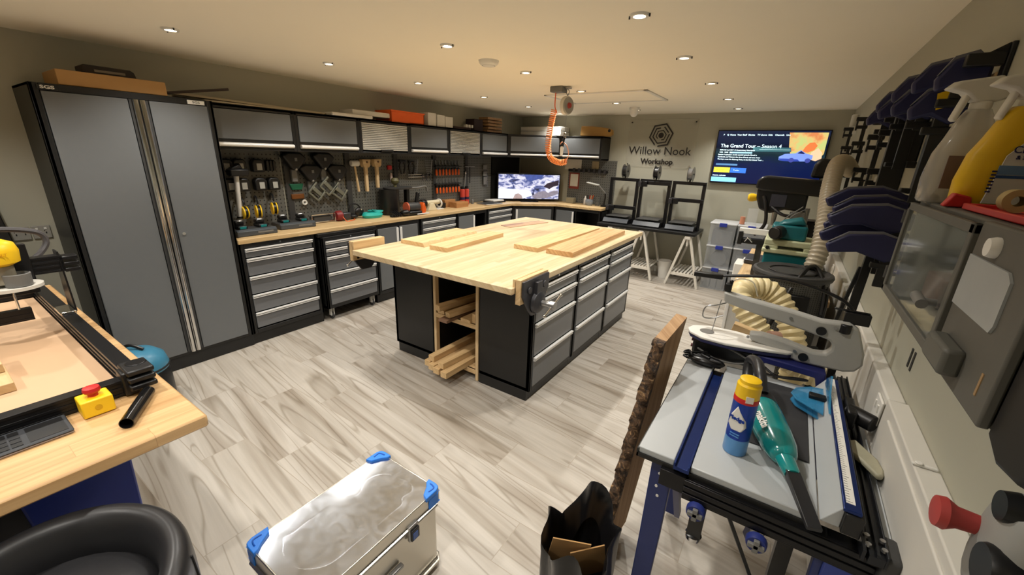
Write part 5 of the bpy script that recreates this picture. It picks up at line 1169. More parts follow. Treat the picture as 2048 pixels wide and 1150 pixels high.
# hand vacuum
t = thing('hand_vacuum', 'teal and black hand vacuum lying on the router table', 'vacuum cleaner', (.11,1.35,RT), world=True)
TEALC = mat('teal_clear', (24,128,128), .18, var=.1, coat=.5)
ax0 = Vector((.045,1.52,RT+.058)); ax1 = Vector((.16,1.165,RT+.045)); dv = (ax1-ax0).normalized()
def along(prof, mt_, name, flat=.85, par=t):
    a = dv.cross(Vector((0,0,1))).normalized(); b_ = dv.cross(a); rs = []
    for s_, r in prof: c = ax0+dv*s_; rs.append([c+a*r*math.cos(2*PI*k/28)+b_*r*flat*math.sin(2*PI*k/28) for k in range(28)])
    return M().rings(rs).build(name, mt_, par, ang=60)
VB = mat('vacuum_black', (40,40,42), .35)
along([(-.05,.030),(-.03,.048),(.02,.056),(.055,.055)], VB, 'motor_housing')
along([(.055,.054),(.10,.055),(.19,.052),(.25,.046),(.285,.036),(.30,.026)], TEALC, 'dust_bowl')
along([(.296,.026),(.305,.025),(.355,.021),(.36,.019)], TEALC, 'nozzle_socket', .8)
s_ = ax0+dv*.355; e_ = Vector((.212,1.045,RT+.012)); side = dv.cross(Vector((0,0,1))).normalized()
M().rings([[s_+side*.018+Vector((0,0,.012)), s_-side*.018+Vector((0,0,.012)), s_-side*.016-Vector((0,0,.012)), s_+side*.016-Vector((0,0,.012))],
           [e_+side*.020+Vector((0,0,.004)), e_-side*.014+Vector((0,0,.004)), e_-side*.014-Vector((0,0,.006)), e_+side*.020-Vector((0,0,.006))]]).build('crevice_nozzle', VB, t, bevel=.002)
M().tube(cat_rom([ax0+dv*.03+Vector((0,0,.045)), ax0+dv*-.01+Vector((-.004,.01,.085)), ax0+dv*-.08+Vector((0,.02,.092)), ax0+dv*-.15+Vector((.0,.02,.06)), ax0+dv*-.13+Vector((0,0,.0)), ax0+dv*-.03]), .019, 12).build('handle', VB, t)
text('makita', 'vacuum_lettering', .032, Matrix.Translation(ax0+dv*.175+side*.036+Vector((.0,0,.0375))) @ Matrix.Rotation(math.atan2(dv.y, dv.x), 4, 'Z') @ Euler((-.0,0,0)).to_matrix().to_4x4() @ Matrix.Rotation(.6, 4, 'X'), WHT, t, bold=.001)
# clear blue guard
BCL = mat('clear_blue_plastic', (60,150,200), .08, alpha=.55, var=.02, coat=.6)
t = thing('clear_blue_guard', 'clear blue plastic guard clipped on the fence face', 'guard', (.22,1.66,RT), world=True)
pts = [(.255,1.78),(.21,1.77),(.165,1.73),(.15,1.68),(.165,1.64),(.215,1.60),(.24,1.58)]
for z0, z1 in ((RT+.040,RT+.045),(RT+.015,RT+.019)): M().prism(pts, 'z', z0, z1).build('blade_plate', BCL, t)
M().tube([(x,y,RT+.0425) for x, y in pts[:-1]], .004).build('rim', BCL, t)
M().prism([(1.56,RT+.062),(1.80,RT+.062),(1.78,RT+.09),(1.72,RT+.13),(1.66,RT+.09)], 'x', .250, .256).build('upright', BCL, t)
M().box(.20,.25,1.67,1.70,RT+.045,RT+.06).build('clip', BPL, t, bevel=.003)
# leaning live-edge plank
t = thing('live_edge_plank', 'long rough plank with a bark edge leaning on the left of the router table', 'plank', (-.37,1.45,0), world=True)
A0 = Vector((-.372,1.352,.008)); A1 = Vector((-.286,1.49,1.03)); B1 = Vector((-.252,1.70,1.085)); W_ = B1-A1; nrm = (A1-A0).cross(W_).normalized()
if nrm.x > 0: nrm = -nrm
n = 60; rs = []; rb = []
for i in range(n+1):
    f = i/n; c = A0.lerp(A1, f); w2 = W_
    rs.append([c+W_*.12, c+w2, c+w2+nrm*.045, c+W_*.12+nrm*.045])
    j = .010*math.sin(i*.9)+.007*math.sin(i*2.3+1); j2 = .008*math.sin(i*1.7+2)
    rb.append([c+W_*.121, c+W_*(.02)+W_.normalized()*j, c-W_*.01+nrm*(.022)+W_.normalized()*j2, c+W_*.03+nrm*.046+W_.normalized()*j, c+W_*.121+nrm*.0455])
M().rings(rs).build('plank_face', staves('rough_sawn', (176,140,98), (196,160,118), 2, .4, 3, .65, .35), t)
mt, N, L, b = newmat('bark'); tc = N.new('ShaderNodeTexCoord'); nz = N.new('ShaderNodeTexNoise'); nz.inputs['Scale'].default_value = 38; nz.inputs['Detail'].default_value = 8; nz.inputs['Distortion'].default_value = 1; L.new(tc.outputs['Object'], nz.inputs[0])
cr = N.new('ShaderNodeValToRGB'); e = cr.color_ramp.elements; e[0].position = .36; e[0].color = lin((38,28,20))+(1,); e[1].position = .74; e[1].color = lin((204,164,116))+(1,); q = e.new(.58); q.color = lin((104,78,54))+(1,)
L.new(nz.outputs[0], cr.inputs[0]); L.new(cr.outputs[0], b.inputs['Base Color']); b.inputs['Roughness'].default_value = .7
bp = N.new('ShaderNodeBump'); bp.inputs['Strength'].default_value = .9; bp.inputs['Distance'].default_value = .012; L.new(nz.outputs[0], bp.inputs['Height']); L.new(bp.outputs[0], b.inputs['Normal']); BARK = mt
M().rings(rb).build('bark_edge', BARK, t, ang=80)
# rubbish bag with cardboard
BX = -.37
t = thing('rubbish_bag', 'open black plastic bag with cardboard sticking out below the leaning plank', 'bag', (-.27,1.08,0), world=True)
rs = []; rnd = random.Random(3); n = 28
for z, r, wob in ((.0,.12,.01),(.02,.15,.01),(.18,.165,.02),(.34,.16,.02),(.42,.155,.02),(.47,.165,.03),(.43,.14,.02),(.30,.13,.01)):
    rs.append([(BX+(r+wob*math.sin(k*2.1+z*9))*math.cos(2*PI*k/n)*.78, 1.05+(r+wob*math.cos(k*1.7+z*7))*math.sin(2*PI*k/n)*.9, z+(.0 if z < .3 else .05*math.sin(k*.9+1)+.09*max(0, math.cos(2*PI*(k-6)/n))**3)) for k in range(n)])
M().rings(rs, cap=False).build('sack', mat('bin_liner', (20,20,22), .28, var=.1), t, ang=80, sub=1)
for k, (c, d, r) in enumerate((((-.40,1.02,.36),(.13,.004,.20),(.25,.1,.5)),((-.33,1.05,.35),(.12,.004,.17),(.2,-.2,.7)))):
    o = M().cb(c, d, r).build('cardboard_piece', CARD); tag(o, ['left','right'][k]+' piece of brown cardboard in the open black bag', 'cardboard')

# ================================================================ scroll saw on a blue stand
SG = mat('saw_grey', (172,172,168), .4, var=.03)
t = thing('scroll_saw', 'grey scroll saw with an oval table and a lamp on a bent arm', 'scroll saw', (.1,1.95,RT), world=True)
frame_o = [(-.155,1.165),(-.05,1.150),(.10,1.135),(.20,1.120),(.285,1.128),(.318,1.11),(.352,1.02),(.357,.975),(.340,.945),(.305,.933),(.155,.930),(.05,.962),(-.02,.975),(-.03,1.005),(.02,1.012),(.10,1.005),(.20,.985),(.238,.990),(.252,1.01),(.252,1.03),(.24,1.048),(.16,1.065),(.06,1.082),(-.02,1.092),(-.145,1.118)]
M().prism(frame_o, 'y', 1.895, 1.945).build('frame', SG, t, bevel=.008)
for (x, z) in ((.205,1.082),(.172,.958)): M().cyl((x,1.893,z),(x,1.888,z),.017,n=20).build('blanking_plug', BPL, t)
for (x, z) in ((.10,1.108),(.245,1.105),(-.03,.99),(.14,.975)): M().cyl((x,1.893,z),(x,1.889,z),.006).build('screw', STL, t)
pts = [(-.27,0),(-.255,.045),(-.19,.082),(-.08,.09),(.05,.06),(.135,.03),(.14,-.0),(.12,-.025),(.03,-.055),(-.10,-.085),(-.20,-.078),(-.255,-.04)]
M().prism([(x,1.90+y) for x, y in pts], 'z', .955, .968).build('saw_table', WHT, t, bevel=.004)
M().prism([(x*.98,1.90+y*.96) for x, y in pts], 'z', .94, .954).build('table_underside', NAVY, t, bevel=.003)
M().lathe([(.002,.9685),(.03,.9690),(.03,.9682)], (-.19,1.90,0), 24).build('insert', STL, t)
M().cyl((-.175,1.92,.94),(-.160,1.92,1.12),.0018).build('blade', STL, t)
M().tube(cat_rom([(-.14,1.92,1.11),(-.17,1.88,1.105),(-.21,1.87,1.09),(-.215,1.88,1.04),(-.18,1.9,1.035),(-.14,1.91,1.055)]), .003).build('blade_guard', STL, t)
M().box(-.155,-.13,1.905,1.935,1.165,1.20).cyl((-.14,1.92,1.16),(-.135,1.92,1.215),.008).build('tension_lever', BPL, t, bevel=.003)
M().box(-.235,-.0,1.86,1.99,.862,.935).build('motor_box', BPL, t, bevel=.012); M().cyl((.0,1.86,.89),(.0,1.84,.89),.02).build('tilt_knob', BPL, t)
for z in (.915,.885): M().cyl((-.245,1.9,z),(-.232,1.9,z),.008).build('speed_knob', mat('maroon_plastic', (92,40,48), .5), t)
M().prism([(.02,.935),(.255,.925),(.262,.853),(.235,.853),(.225,.895),(.05,.905),(.03,.853),(-.01,.853)], 'y', 1.855, 1.98).build('stand', mat('stand_blue', (34,40,104), .4), t, bevel=.006)
M().tube(cat_rom([(-.15,1.94,1.17),(-.12,1.95,1.215),(-.06,1.95,1.215),(-.03,1.94,1.16)]), .003).build('air_tube', mat('clear_tube', (200,196,180), .2, alpha=.6), t)
M().tube(cat_rom([(.30,1.94,1.10),(.292,1.95,1.16),(.25,1.96,1.20),(.16,1.97,1.228),(.05,1.97,1.245),(-.05,1.97,1.238),(-.18,1.97,1.215)], 8), .0065).build('lamp_arm', BPL, t)
M().cb((-.235,1.97,1.208),(.12,.03,.022),(0,-.04,0)).build('lamp_head', BPL, t, bevel=.004)
M().box(.265,.345,1.93,1.96,1.12,1.165).box(.23,.34,1.94,1.95,1.165,1.172).cyl((.275,1.9,1.09),(.275,1.9,1.125),.018).build('lamp_clamp', BPL, t, bevel=.003)
for k, ps in enumerate(([(-.21,1.85,.90),(-.12,1.84,.872),(-.02,1.845,.885),(.06,1.88,.935)],[(-.20,1.855,.95),(-.08,1.85,.93),(-.0,1.85,.90)])): M().tube(cat_rom(ps), .004).build('cable', MGP, t)
t = thing('black_cable_heap', 'heap of black cable in a bag under the scroll saw', 'cable', (-.17,1.81,RT), world=True)
rnd = random.Random(9)
for k in range(5): M().tube(cat_rom([(-.17+rnd.uniform(-.08,.08),1.81+rnd.uniform(-.035,.035),RT+.012+.008*k) for _ in range(6)]), .005).build('loop', BPL, t)
M().ell((-.16,1.80,RT+.022),(.075,.035,.02)).build('bag', mat('bin_liner'), t)
t = thing('spare_black_cable', 'loose black cable loops under the blue saw stand', 'cable', (.15,1.9,RT), world=True)
M().tube(cat_rom([(.06,1.86,RT+.008),(.12,1.84,RT+.02),(.2,1.85,RT+.03),(.17,1.87,RT+.02),(.10,1.86,RT+.012),(.05,1.88,RT+.03)]), .005).build('cable', BPL, t)

# big cream hose behind the scroll saw
CRH = mat('cream_hose', (222,206,160), .4, var=.04)
t = thing('cream_flexible_hose', 'fat cream corrugated hose curling behind the scroll saw', 'hose', (.1,2.35,.6), world=True)
ribbed(cat_rom([(.31,2.33,.70),(.22,2.34,.72),(.06,2.36,.80),(-.10,2.40,.98),(-.11,2.48,1.03),(-.02,2.55,1.04),(.07,2.55,.98),(.16,2.5,.82),(.2,2.5,.6),(.2,2.5,.3),(.2,2.5,.01)], 10), .062, .034, .16, 18).build('hose', CRH, t)
t = thing('wood_offcut', 'pale wood block seen between the scroll saw arms', 'wood offcut', (-.10,2.25,.7), world=True)
M().cb((-.03,2.18,.90),(.16,.05,.05),(0,.2,0)).build('block', PINEX, t); M().cyl((.05,2.15,.905),(.09,2.17,.905),.04).build('collar', mat('rusty_collar', (150,116,98), .5), t)
M().box(-.12,.10,2.10,2.24,.0,.86).build('lower_cabinet', WHT); tag(bpy.context.scene.objects['lower_cabinet'], 'white cabinet carrying the wood block behind the scroll saw', 'cabinet')

# ================================================================ machines along the right wall
t = thing('extractor_drum', 'large dark grey mesh sided extractor drum with a round lid', 'extractor', (.10,2.92,0))
MSH = peg_mat('mesh_grey', (84,84,80), 0, 2, .012, .28)
M().lathe([(.17,.0),(.175,.02),(.195,1.06)], n=40).build('drum', MSH, t)
M().lathe([(.205,1.06),(.21,1.075),(.205,1.088),(.19,1.092),(.17,1.082),(.05,1.085),(.002,1.086)], n=40).build('lid', DKG, t)
M().torus((0,0,1.084), .12, .006, 36).build('lid_ring', BPL, t)
M().box(.0,.11,-.215,-.185,.62,.99).build('control_panel', BPL, t, bevel=.006)
for k in range(6): M().cyl((.03+.04*(k % 2),-.216,.68+.10*(k//2)),(.03+.04*(k % 2),-.22,.68+.10*(k//2)),.014).build('outlet', DKG, t)
for k, ps in enumerate(([(-.05,-.25,.80),(.0,-.2,1.0),(.06,-.1,1.13),(.11,0,1.12),(.16,-.12,1.04),(.17,-.19,.9)],[(-.02,-.23,.85),(.03,-.15,1.05),(.1,.02,1.13),(.18,-.08,1.02),(.19,-.12,.85)],[(.08,-.2,.82),(.14,-.22,.72),(.2,-.18,.70)])): M().tube(cat_rom(ps), .009).build('power_lead', BPL, t)
t = thing('clear_flexible_hose', 'clear corrugated hose rising behind the thicknesser to the wall', 'hose', (.28,3.45,.6), world=True)
ribbed(cat_rom([(.33,3.9,1.66),(.27,3.78,1.72),(.22,3.6,1.70),(.205,3.42,1.56),(.21,3.22,1.40),(.215,3.08,1.22),(.20,3.02,1.10)], 12), .052, .026, .13, 18).build('hose', mat('hose_clear_grey', (178,168,148), .3, var=.05, coat=.4), t)
# bench carrying thicknesser and drill
t = thing('side_bench', 'white bench along the right wall under the thicknesser and drill', 'bench', (.06,3.9,0), world=True)
M().box(-.22,.345,3.16,4.75,.83,.87).build('bench_top', PINE, t, bevel=.003)
M().box(-.21,-.19,3.17,4.74,.0,.83).build('front_panel', OWHT, t); M().box(-.19,.34,3.17,3.19,.0,.83).build('end_panel', OWHT, t); M().box(-.19,.34,4.72,4.74,0,.83).build('end_panel', OWHT, t)
M().box(-.228,-.212,3.155,3.175,.0,.88).build('edge_strip', ALU, t)
PGN = mat('pale_green_cream', (196,200,164), .4, var=.04); MTL = mat('makita_teal', (24,104,112), .35)
t = thing('thicknesser', 'teal and cream portable thicknesser with a black round port', 'thicknesser', (.065,3.36,.87), world=True)
M().box(-.10,.235,3.20,3.50,.872,.96).build('base', PGN, t, bevel=.01)
M().box(-.075,.215,3.22,3.48,.96,1.125).build('lower_case', MTL, t, bevel=.01)
M().box(-.09,.235,3.20,3.50,1.125,1.155).box(-.085,.225,3.21,3.49,1.175,1.215).box(-.085,.0,3.21,3.49,1.15,1.18).box(.14,.225,3.21,3.49,1.15,1.18).build('head', PGN, t, bevel=.008)
M().box(-.06,.14,3.24,3.44,1.215,1.31).prism([(-.04,1.30),(.13,1.32),(.10,1.36),(-.0,1.33)], 'y', 3.26, 3.42).build('motor_cover', MTL, t, bevel=.014)
M().cyl((-.01,3.24,1.265),(-.035,3.17,1.262),.042).cyl((-.035,3.17,1.262),(-.038,3.165,1.262),.036).build('dust_port', BPL, t, bevel=.004)
for x in (-.06,.19): M().cyl((x,3.205,1.16),(x,3.195,1.16),.012).build('bolt', BPL, t)
t = thing('mitre_guide', 'aluminium and black track guide jutting left of the thicknesser', 'guide', (-.18,3.5,1.05), world=True)
M().box(-.27,-.08,3.54,3.58,1.185,1.225).build('fence', ALU, t, bevel=.002); M().box(-.26,-.09,3.54,3.60,1.11,1.15).box(-.27,-.24,3.53,3.6,1.10,1.2).build('carriage', BPL, t, bevel=.004); M().tube(cat_rom([(-.22,3.53,1.13),(-.2,3.5,1.16),(-.17,3.53,1.13)]), .006).build('lever', CHR, t)
M().box(-.14,-.10,3.56,3.62,.875,1.11).build('stand', DKG, t)
t = thing('pillar_drill', 'black bench pillar drill with a yellow knob and long motor cover', 'pillar drill', (.06,4.1,.87), world=True)
DB = mat('drill_black', (28,28,30), .35, var=.1)
M().box(-.22,.24,3.95,4.25,.872,.91).build('foot', IRON, t, bevel=.006); M().cyl((.12,4.12,.91),(.12,4.12,1.36),.036).build('column', STL, t)
M().prism([(-.255,1.50),(-.25,1.56),(-.22,1.595),(-.18,1.60),(.23,1.58),(.26,1.56),(.26,1.47),(.20,1.46),(-.20,1.48)], 'y', 4.0, 4.24).build('belt_cover', DB, t, bevel=.015)
M().prism([(-.24,1.50),(.12,1.48),(.12,1.33),(-.02,1.34),(-.12,1.30),(-.20,1.33),(-.235,1.42)], 'y', 4.03, 4.21).build('head', DB, t, bevel=.015)
M().box(-.13,-.02,4.02,4.03,1.36,1.46).build('front_plate', mat('plate_grey_blue', (66,68,84), .4), t, bevel=.003)
M().prism([(.10,1.60),(.20,1.60),(.22,1.74),(.14,1.75),(.11,1.70)], 'y', 4.03, 4.2).build('motor', DB, t, bevel=.02)
M().lathe([(.022,-.30),(.034,-.285),(.034,-.262),(.022,-.225)], (0,4.1,1.415), ax='x', n=16).build('yellow_knob', YEL, t)
M().cyl((-.08,4.12,1.31),(-.08,4.12,1.20),.022,.014).build('chuck', STL, t)
for ps in ([(-.18,4.0,1.44),(-.15,3.97,1.36),(-.13,3.96,1.22),(-.19,3.96,1.12)],[(-.11,3.98,1.36),(-.03,3.95,1.31),(.03,3.95,1.30)]): M().tube(cat_rom(ps), [.013]*19).build('feed_lever', DB, t)
M().prism([(.02,1.33),(.13,1.34),(.15,1.12),(.06,1.13)], 'y', 3.98, 4.06).build('fixing_bracket', MGP, t, bevel=.01)
for ps in ([(-.10,3.94,1.02),(-.04,3.93,1.16),(.0,3.93,1.28),(.1,3.96,1.38)],[(-.09,3.93,1.03),(-.02,3.92,1.18),(.04,3.92,1.30),(.13,3.96,1.37)]): M().tube(cat_rom(ps), .004).build('hose_line', MGP, t)
M().lathe([(.10,.0),(.12,.004),(.12,.02)], (.0,4.12,1.06), 28).build('drill_table', IRON, t)
M().cyl((.2,4.3,1.25),(.2,4.3,.9),.10).build('belt_guard', BPL, t, bevel=.01)
o = M().box(-.36,-.12,4.9,5.2,.001,.66).build('white_cabinet', WHT, bevel=.01); tag(o, 'white lidded box left of the mesh drum, below the track guide', 'box')
t = thing('white_switch_box', 'small white box with a black clip on the white lidded box', 'box', (-.24,5.05,.662)); M().box(-.05,.05,-.05,.05,0,.04).build('box', WHT, t, bevel=.006); M().tube(cat_rom([(-.04,-.052,.03),(0,-.056,.036),(.03,-.056,.02)]), .005).build('clip', BPL, t)

# ================================================================ wall cabinet with glass door
WG = mat('cabinet_grey', (90,89,83), .55, var=.08, scale=40)
KX, KZ0, KZ1 = .24, 1.402, 1.628
t = thing('grey_wall_cabinet', 'grey moulded wall cabinet with a glass door and pale window panel', 'wall cabinet', (.34,1.0,KZ0), world=True)
M().box(KX+.012,WR-.001,.66,1.325,KZ1-.012,KZ1).box(KX+.012,WR-.001,.66,1.325,KZ0,KZ0+.012).box(KX+.012,WR-.001,1.313,1.325,KZ0,KZ1).box(WR-.012,WR-.001,.66,1.325,KZ0,KZ1).box(KX+.012,WR-.001,.868,.878,KZ0,KZ1).build('shell', WG, t, bevel=.004)
M().box(KX,KX+.012,.66,.874,KZ0,KZ1).build('front_panel', WG, t, bevel=.003)
M().prism([(.66,KZ1),(.66,KZ0-.004),(.62,KZ0-.02),(.57,KZ0-.012),(.53,KZ0+.03),(.53,KZ1)], 'x', KX+.01, WR-.002).build('end_housing', mat('housing_black', (24,24,24), .5), t, bevel=.006)
d = M().box(KX-.006,KX+.004,.878,1.322,KZ1-.022,KZ1-.006).box(KX-.006,KX+.004,.878,1.322,KZ0+.006,KZ0+.022).box(KX-.006,KX+.004,1.306,1.322,KZ0+.006,KZ1-.006).box(KX-.006,KX+.004,.878,.896,KZ0+.006,KZ1-.006).build('door_frame', WG, t, bevel=.002)
M().box(KX-.002,KX+.001,.894,1.308,KZ0+.02,KZ1-.02).build('door_glass', mat('dusty_glass', (120,124,118), .08, alpha=.35, var=.1, scale=4, coat=.4), d)
M().cyl((KX-.006,.915,1.487),(KX-.03,.915,1.487),.006).cyl((KX-.026,.945,1.489),(KX-.026,.90,1.485),.008).build('door_handle', MGP, d)
for z in (KZ0+.05,KZ1-.04): M().cyl((KX-.004,1.325,z-.015),(KX-.004,1.325,z+.015),.006).build('hinge', DKG, d)
w_ = M().prism([(.866,1.505),(.866,1.580),(.73,1.580),(.715,1.570),(.712,1.515),(.718,1.505)], 'x', KX-.003, KX+.001).build('pale_window', mat('pale_window', (160,164,164), .35), t)
M().box(KX-.022,KX+.002,.755,.845,1.422,1.462).build('latch_block', mat('latch_grey', (88,88,82), .5), t, bevel=.006)
M().lathe([(.012,-.010),(.014,-.004),(.014,0)], (KX,.795,1.600), ax='x', n=20).build('badge', WHT, t)
M().box(KX-.001,KX,.690,.695,1.43,1.46).build('scratch_label', mat('gold_print', (160,130,90), .5), t)
for k, (y, z, d_, c) in enumerate(((1.22,KZ0+.016,(.1,.12,.06),mat('faded_red', (120,60,50), .6)),(1.08,KZ0+.016,(.1,.10,.10),MGP),(.98,KZ0+.016,(.09,.08,.13),OWHT))):
    o = M().box(-d_[0]/2,d_[0]/2,-d_[1]/2,d_[1]/2,0,d_[2]).build('stored_part', c, bevel=.006); o.location = (.345,y,z); tag(o, ['low reddish box behind the far end of the glass door','grey box in the middle behind the glass door','pale box nearest the handle behind the glass door'][k], 'box', 'things inside the wall cabinet')
# bottles on the cabinet
def trigger_bottle(label, loc, rz, body, label_mt, trig, s=1.0, wd=1.):
    t = thing('spray_bottle', label, 'spray bottle', loc, rz); rs = []
    for z, a, b_ in ((0,.044,.026),(.006,.048,.03),(.05,.050,.031),(.10,.044,.029),(.13,.038,.028),(.155,.031,.024),(.172,.025,.020),(.185,.018,.016)):
        a *= wd; rs.append([(a*s*math.copysign(abs(math.cos(2*PI*k/28))**.8, math.cos(2*PI*k/28)) + (.006 if z > .12 else 0), b_*s*math.copysign(abs(math.sin(2*PI*k/28))**.8, math.sin(2*PI*k/28)), z*s) for k in range(28)])
    M().rings(rs).build('bottle', body, t, ang=60)
    M().lathe([(.016*s,.18*s),(.017*s,.2*s)], (.006,0,0), 20).prism([(-.060*s,.222*s),(-.045*s,.236*s),(.02*s,.246*s),(.040*s,.232*s),(.042*s,.205*s),(.022*s,.198*s),(-.012*s,.198*s),(-.03*s,.214*s)], 'y', -.014*s, .014*s).build('trigger_head', trig, t, bevel=.004)
    M().prism([(-.026*s,.214*s),(-.016*s,.214*s),(-.030*s,.160*s),(-.038*s,.165*s)], 'y', -.008*s, .008*s).build('trigger', trig, t, bevel=.003)
    return t
SPG = mat('trigger_white', (214,212,204), .5)
b1 = trigger_bottle('nearly clear spray bottle with white trigger, left on the wall cabinet', (.275,1.262,KZ1+.0005), .35, mat('clear_bottle', (196,192,184), .12, alpha=.55, coat=.6, var=.03), None, SPG, 1.0)
M().box(-.036,.036,-.0318,-.0305,.03,.095).build('label', mat('brown_label', (116,98,96), .5), b1)
b2 = trigger_bottle('yellow shouldered spray bottle with white label, right on the wall cabinet', (.318,1.17,KZ1+.0005), .25, mat('bottle_yellow', (226,184,24), .35), None, SPG, .97, 1.3)
lb = M().prism([(-.030,.010),(-.018,.095),(.0,.118),(.035,.118),(.055,.095),(.060,.010)], 'y', -.0335, -.031).build('label', mat('white_label', (204,204,198), .5), b2)
text('CLEAR', 'label_lettering', .017, face((.012,-.0345,.105), '-y'), mat('label_navy', (40,44,90), .5), lb)
text('& SHINE', 'label_lettering', .010, face((.012,-.0345,.092), '-y'), mat('label_navy'), lb)
M().box(-.024,.046,-.0345,-.0335,.062,.078).build('blue_stripe', mat('label_blue', (96,130,170), .5), lb); M().box(-.024,.046,-.0345,-.0335,.056,.061).build('dark_stripe', mat('label_dark_blue', (38,74,130), .5), lb)
bc = M()
for k in range(7): bc.box(-.031,-.024,-.0345,-.0335,.03+.006*k,.033+.006*k)
bc.build('barcode', mat('label_navy'), lb)
t = thing('red_tray', 'shallow red tray with a tape roll on the wall cabinet', 'tray', (.32,1.02,KZ1), world=True)
M().box(.262,.40,.80,1.08,KZ1+.001,KZ1+.005).box(.262,.268,.80,1.08,KZ1+.001,KZ1+.012).box(.394,.40,.80,1.08,KZ1+.001,KZ1+.012).box(.262,.40,.80,.806,KZ1+.001,KZ1+.012).box(.262,.40,1.074,1.08,KZ1+.001,KZ1+.012).build('tray', RED, t, bevel=.002)
o = M().lathe([(.008,-.012),(.018,-.012),(.018,.012),(.008,.012)], ax='y', cap=False, n=24).build('tape_roll', mat('tape_tan', (176,158,112), .6)); o.location = (.30,1.00,KZ1+.006); tag(o, 'roll of tan tape standing in the red tray', 'tape roll')
o = M().prism([(-.02,0),(.02,0),(.016,.02),(-.008,.026)], 'y', -.012, .012).build('red_clip', RED, bevel=.003); o.location = (.265,1.13,KZ1+.001); tag(o, 'small red clip beside the yellow bottle on the wall cabinet', 'clip')

# ================================================================ clamps on the right wall
def quick_clamp(label, x0, y, z, L_, bar_l, scale=1., group=None, pads=True, yel=False, rx=0., mt_=None):
    """blue one-handed clamp: body sticks out of the wall towards the room, bar hangs down"""
    t = thing('bar_clamp', label, 'clamp', (x0, y, z), group=group); t.rotation_euler = (rx, 0, 0); c = mt_ or NAVY; s = scale; k = L_
    M().prism([(0,.0),(-k*.35,.03*s),(-k*.75,.018*s),(-k,-.03*s),(-k*.94,-.062*s),(-k*.6,-.048*s),(-k*.25,-.075*s),(0,-.05*s)], 'y', -.014*s, .014*s).build('body', c, t, bevel=.008*s)
    M().prism([(-.01,.008*s),(-k*.35,.036*s),(-k*.75,.024*s),(-k*.97,-.02*s),(-k*.75,.014*s),(-k*.35,.026*s)], 'y', -.010*s, .010*s).build('grip_inlay', mat('inlay_grey', (104,104,112), .5), t)
    M().box(-.075,-.035,-.006,.006,-bar_l,.02).build('bar', BLK, t, bevel=.001)
    M().box(-.10,-.02,-.010,.010,-.10*s,-.078*s).build('jaw', BPL, t, bevel=.004)
    if pads: M().box(-.035,.0,-.012,.012,-bar_l*.98,-bar_l*.90).build('lower_jaw', BPL, t, bevel=.004)
    if yel: M().prism([(-k*.60,.01),(-k*.42,.02),(-k*.38,-.03),(-k*.55,-.04)], 'y', -.0152*s, -.0142*s).build('yellow_label', YEL, t)
    return t
GU, GL = 'blue one-handed clamps on the upper wall rack', 'blue one-handed clamps on the lower wall rack'
for k, (y, z, L_, bl, yl) in enumerate(((1.90,1.995,.12,.10,False),(1.99,1.92,.15,.34,True),(2.14,2.02,.14,.10,False),(2.30,1.96,.16,.12,False),(2.48,2.03,.15,.34,False),(2.68,1.98,.16,.12,True),(2.92,2.03,.15,.12,False),(3.2,1.99,.15,.10,False))):
    quick_clamp(f'blue one-handed clamp on the upper wall rack, {ORD[k]} from the near end', .42, y, z, L_, bl, 1.15, GU, yel=yl)
for k in range(7):
    quick_clamp(f'blue one-handed clamp on the lower wall rack, {ORD[k]} from the near end', .40, 2.0+.05*k, (1.52 if k % 2 else 1.435)+.014*k, .25+.012*(k % 3), .17, 1.0, GL)
def wall_bracket(label, y, z, out):
    t = thing('clamp_rack_bracket', label, 'bracket', (WR,y,z), group='black clamp rack brackets')
    M().box(-.012,-.001,-.02,.02,-.05,.04).build('wall_plate', BPL, t, bevel=.003); M().box(-out,-.012,-.016,.016,-.018,.016).build('arm', BPL, t, bevel=.003); M().prism([(-.05,.016),(-.012,.016),(-.012,.04)], 'y', -.006, .006).build('gusset', BPL, t)
    return t
wall_bracket('black rack bracket sticking out of the right wall above the spray bottles', 1.84, 2.0, .092)
wall_bracket('black rack bracket at the far end of the upper clamps', 3.6, 1.97, .092)
t = thing('rack_batten', 'pale batten behind the upper blue clamps', 'batten', (.42,2.7,1.93), world=True); M().box(.424,WR-.001,1.87,3.58,1.93,1.97).build('batten', PINE, t)
t = thing('rack_batten', 'pale batten behind the lower blue clamps', 'batten', (.42,2.1,1.36), world=True); M().box(.405,WR-.001,1.92,2.42,1.36,1.40).build('batten', PINE, t)
# long black bars
for k, (y, z0, z1, w_) in enumerate(((2.80,1.53,1.97,.085),(2.60,1.70,1.96,.07),(2.28,1.60,1.9,.04))):
    t = thing('sash_clamp', f'long black sash clamp bar flat on the right wall, {ORD[k]} from the far end', 'clamp', (WR-.004,y,z0), group='black sash clamps on the right wall')
    M().box(-w_,0,-.02,.02,0,z1-z0).build('bar', BLK, t, bevel=.002); M().box(-w_-.03,-.0,-.024,.024,0,.02).build('foot_jaw', BPL, t, bevel=.003); M().cyl((-w_*.5,-.024,.01),(-w_*.5,-.03,.01),.006).build('screw', CHR, t)
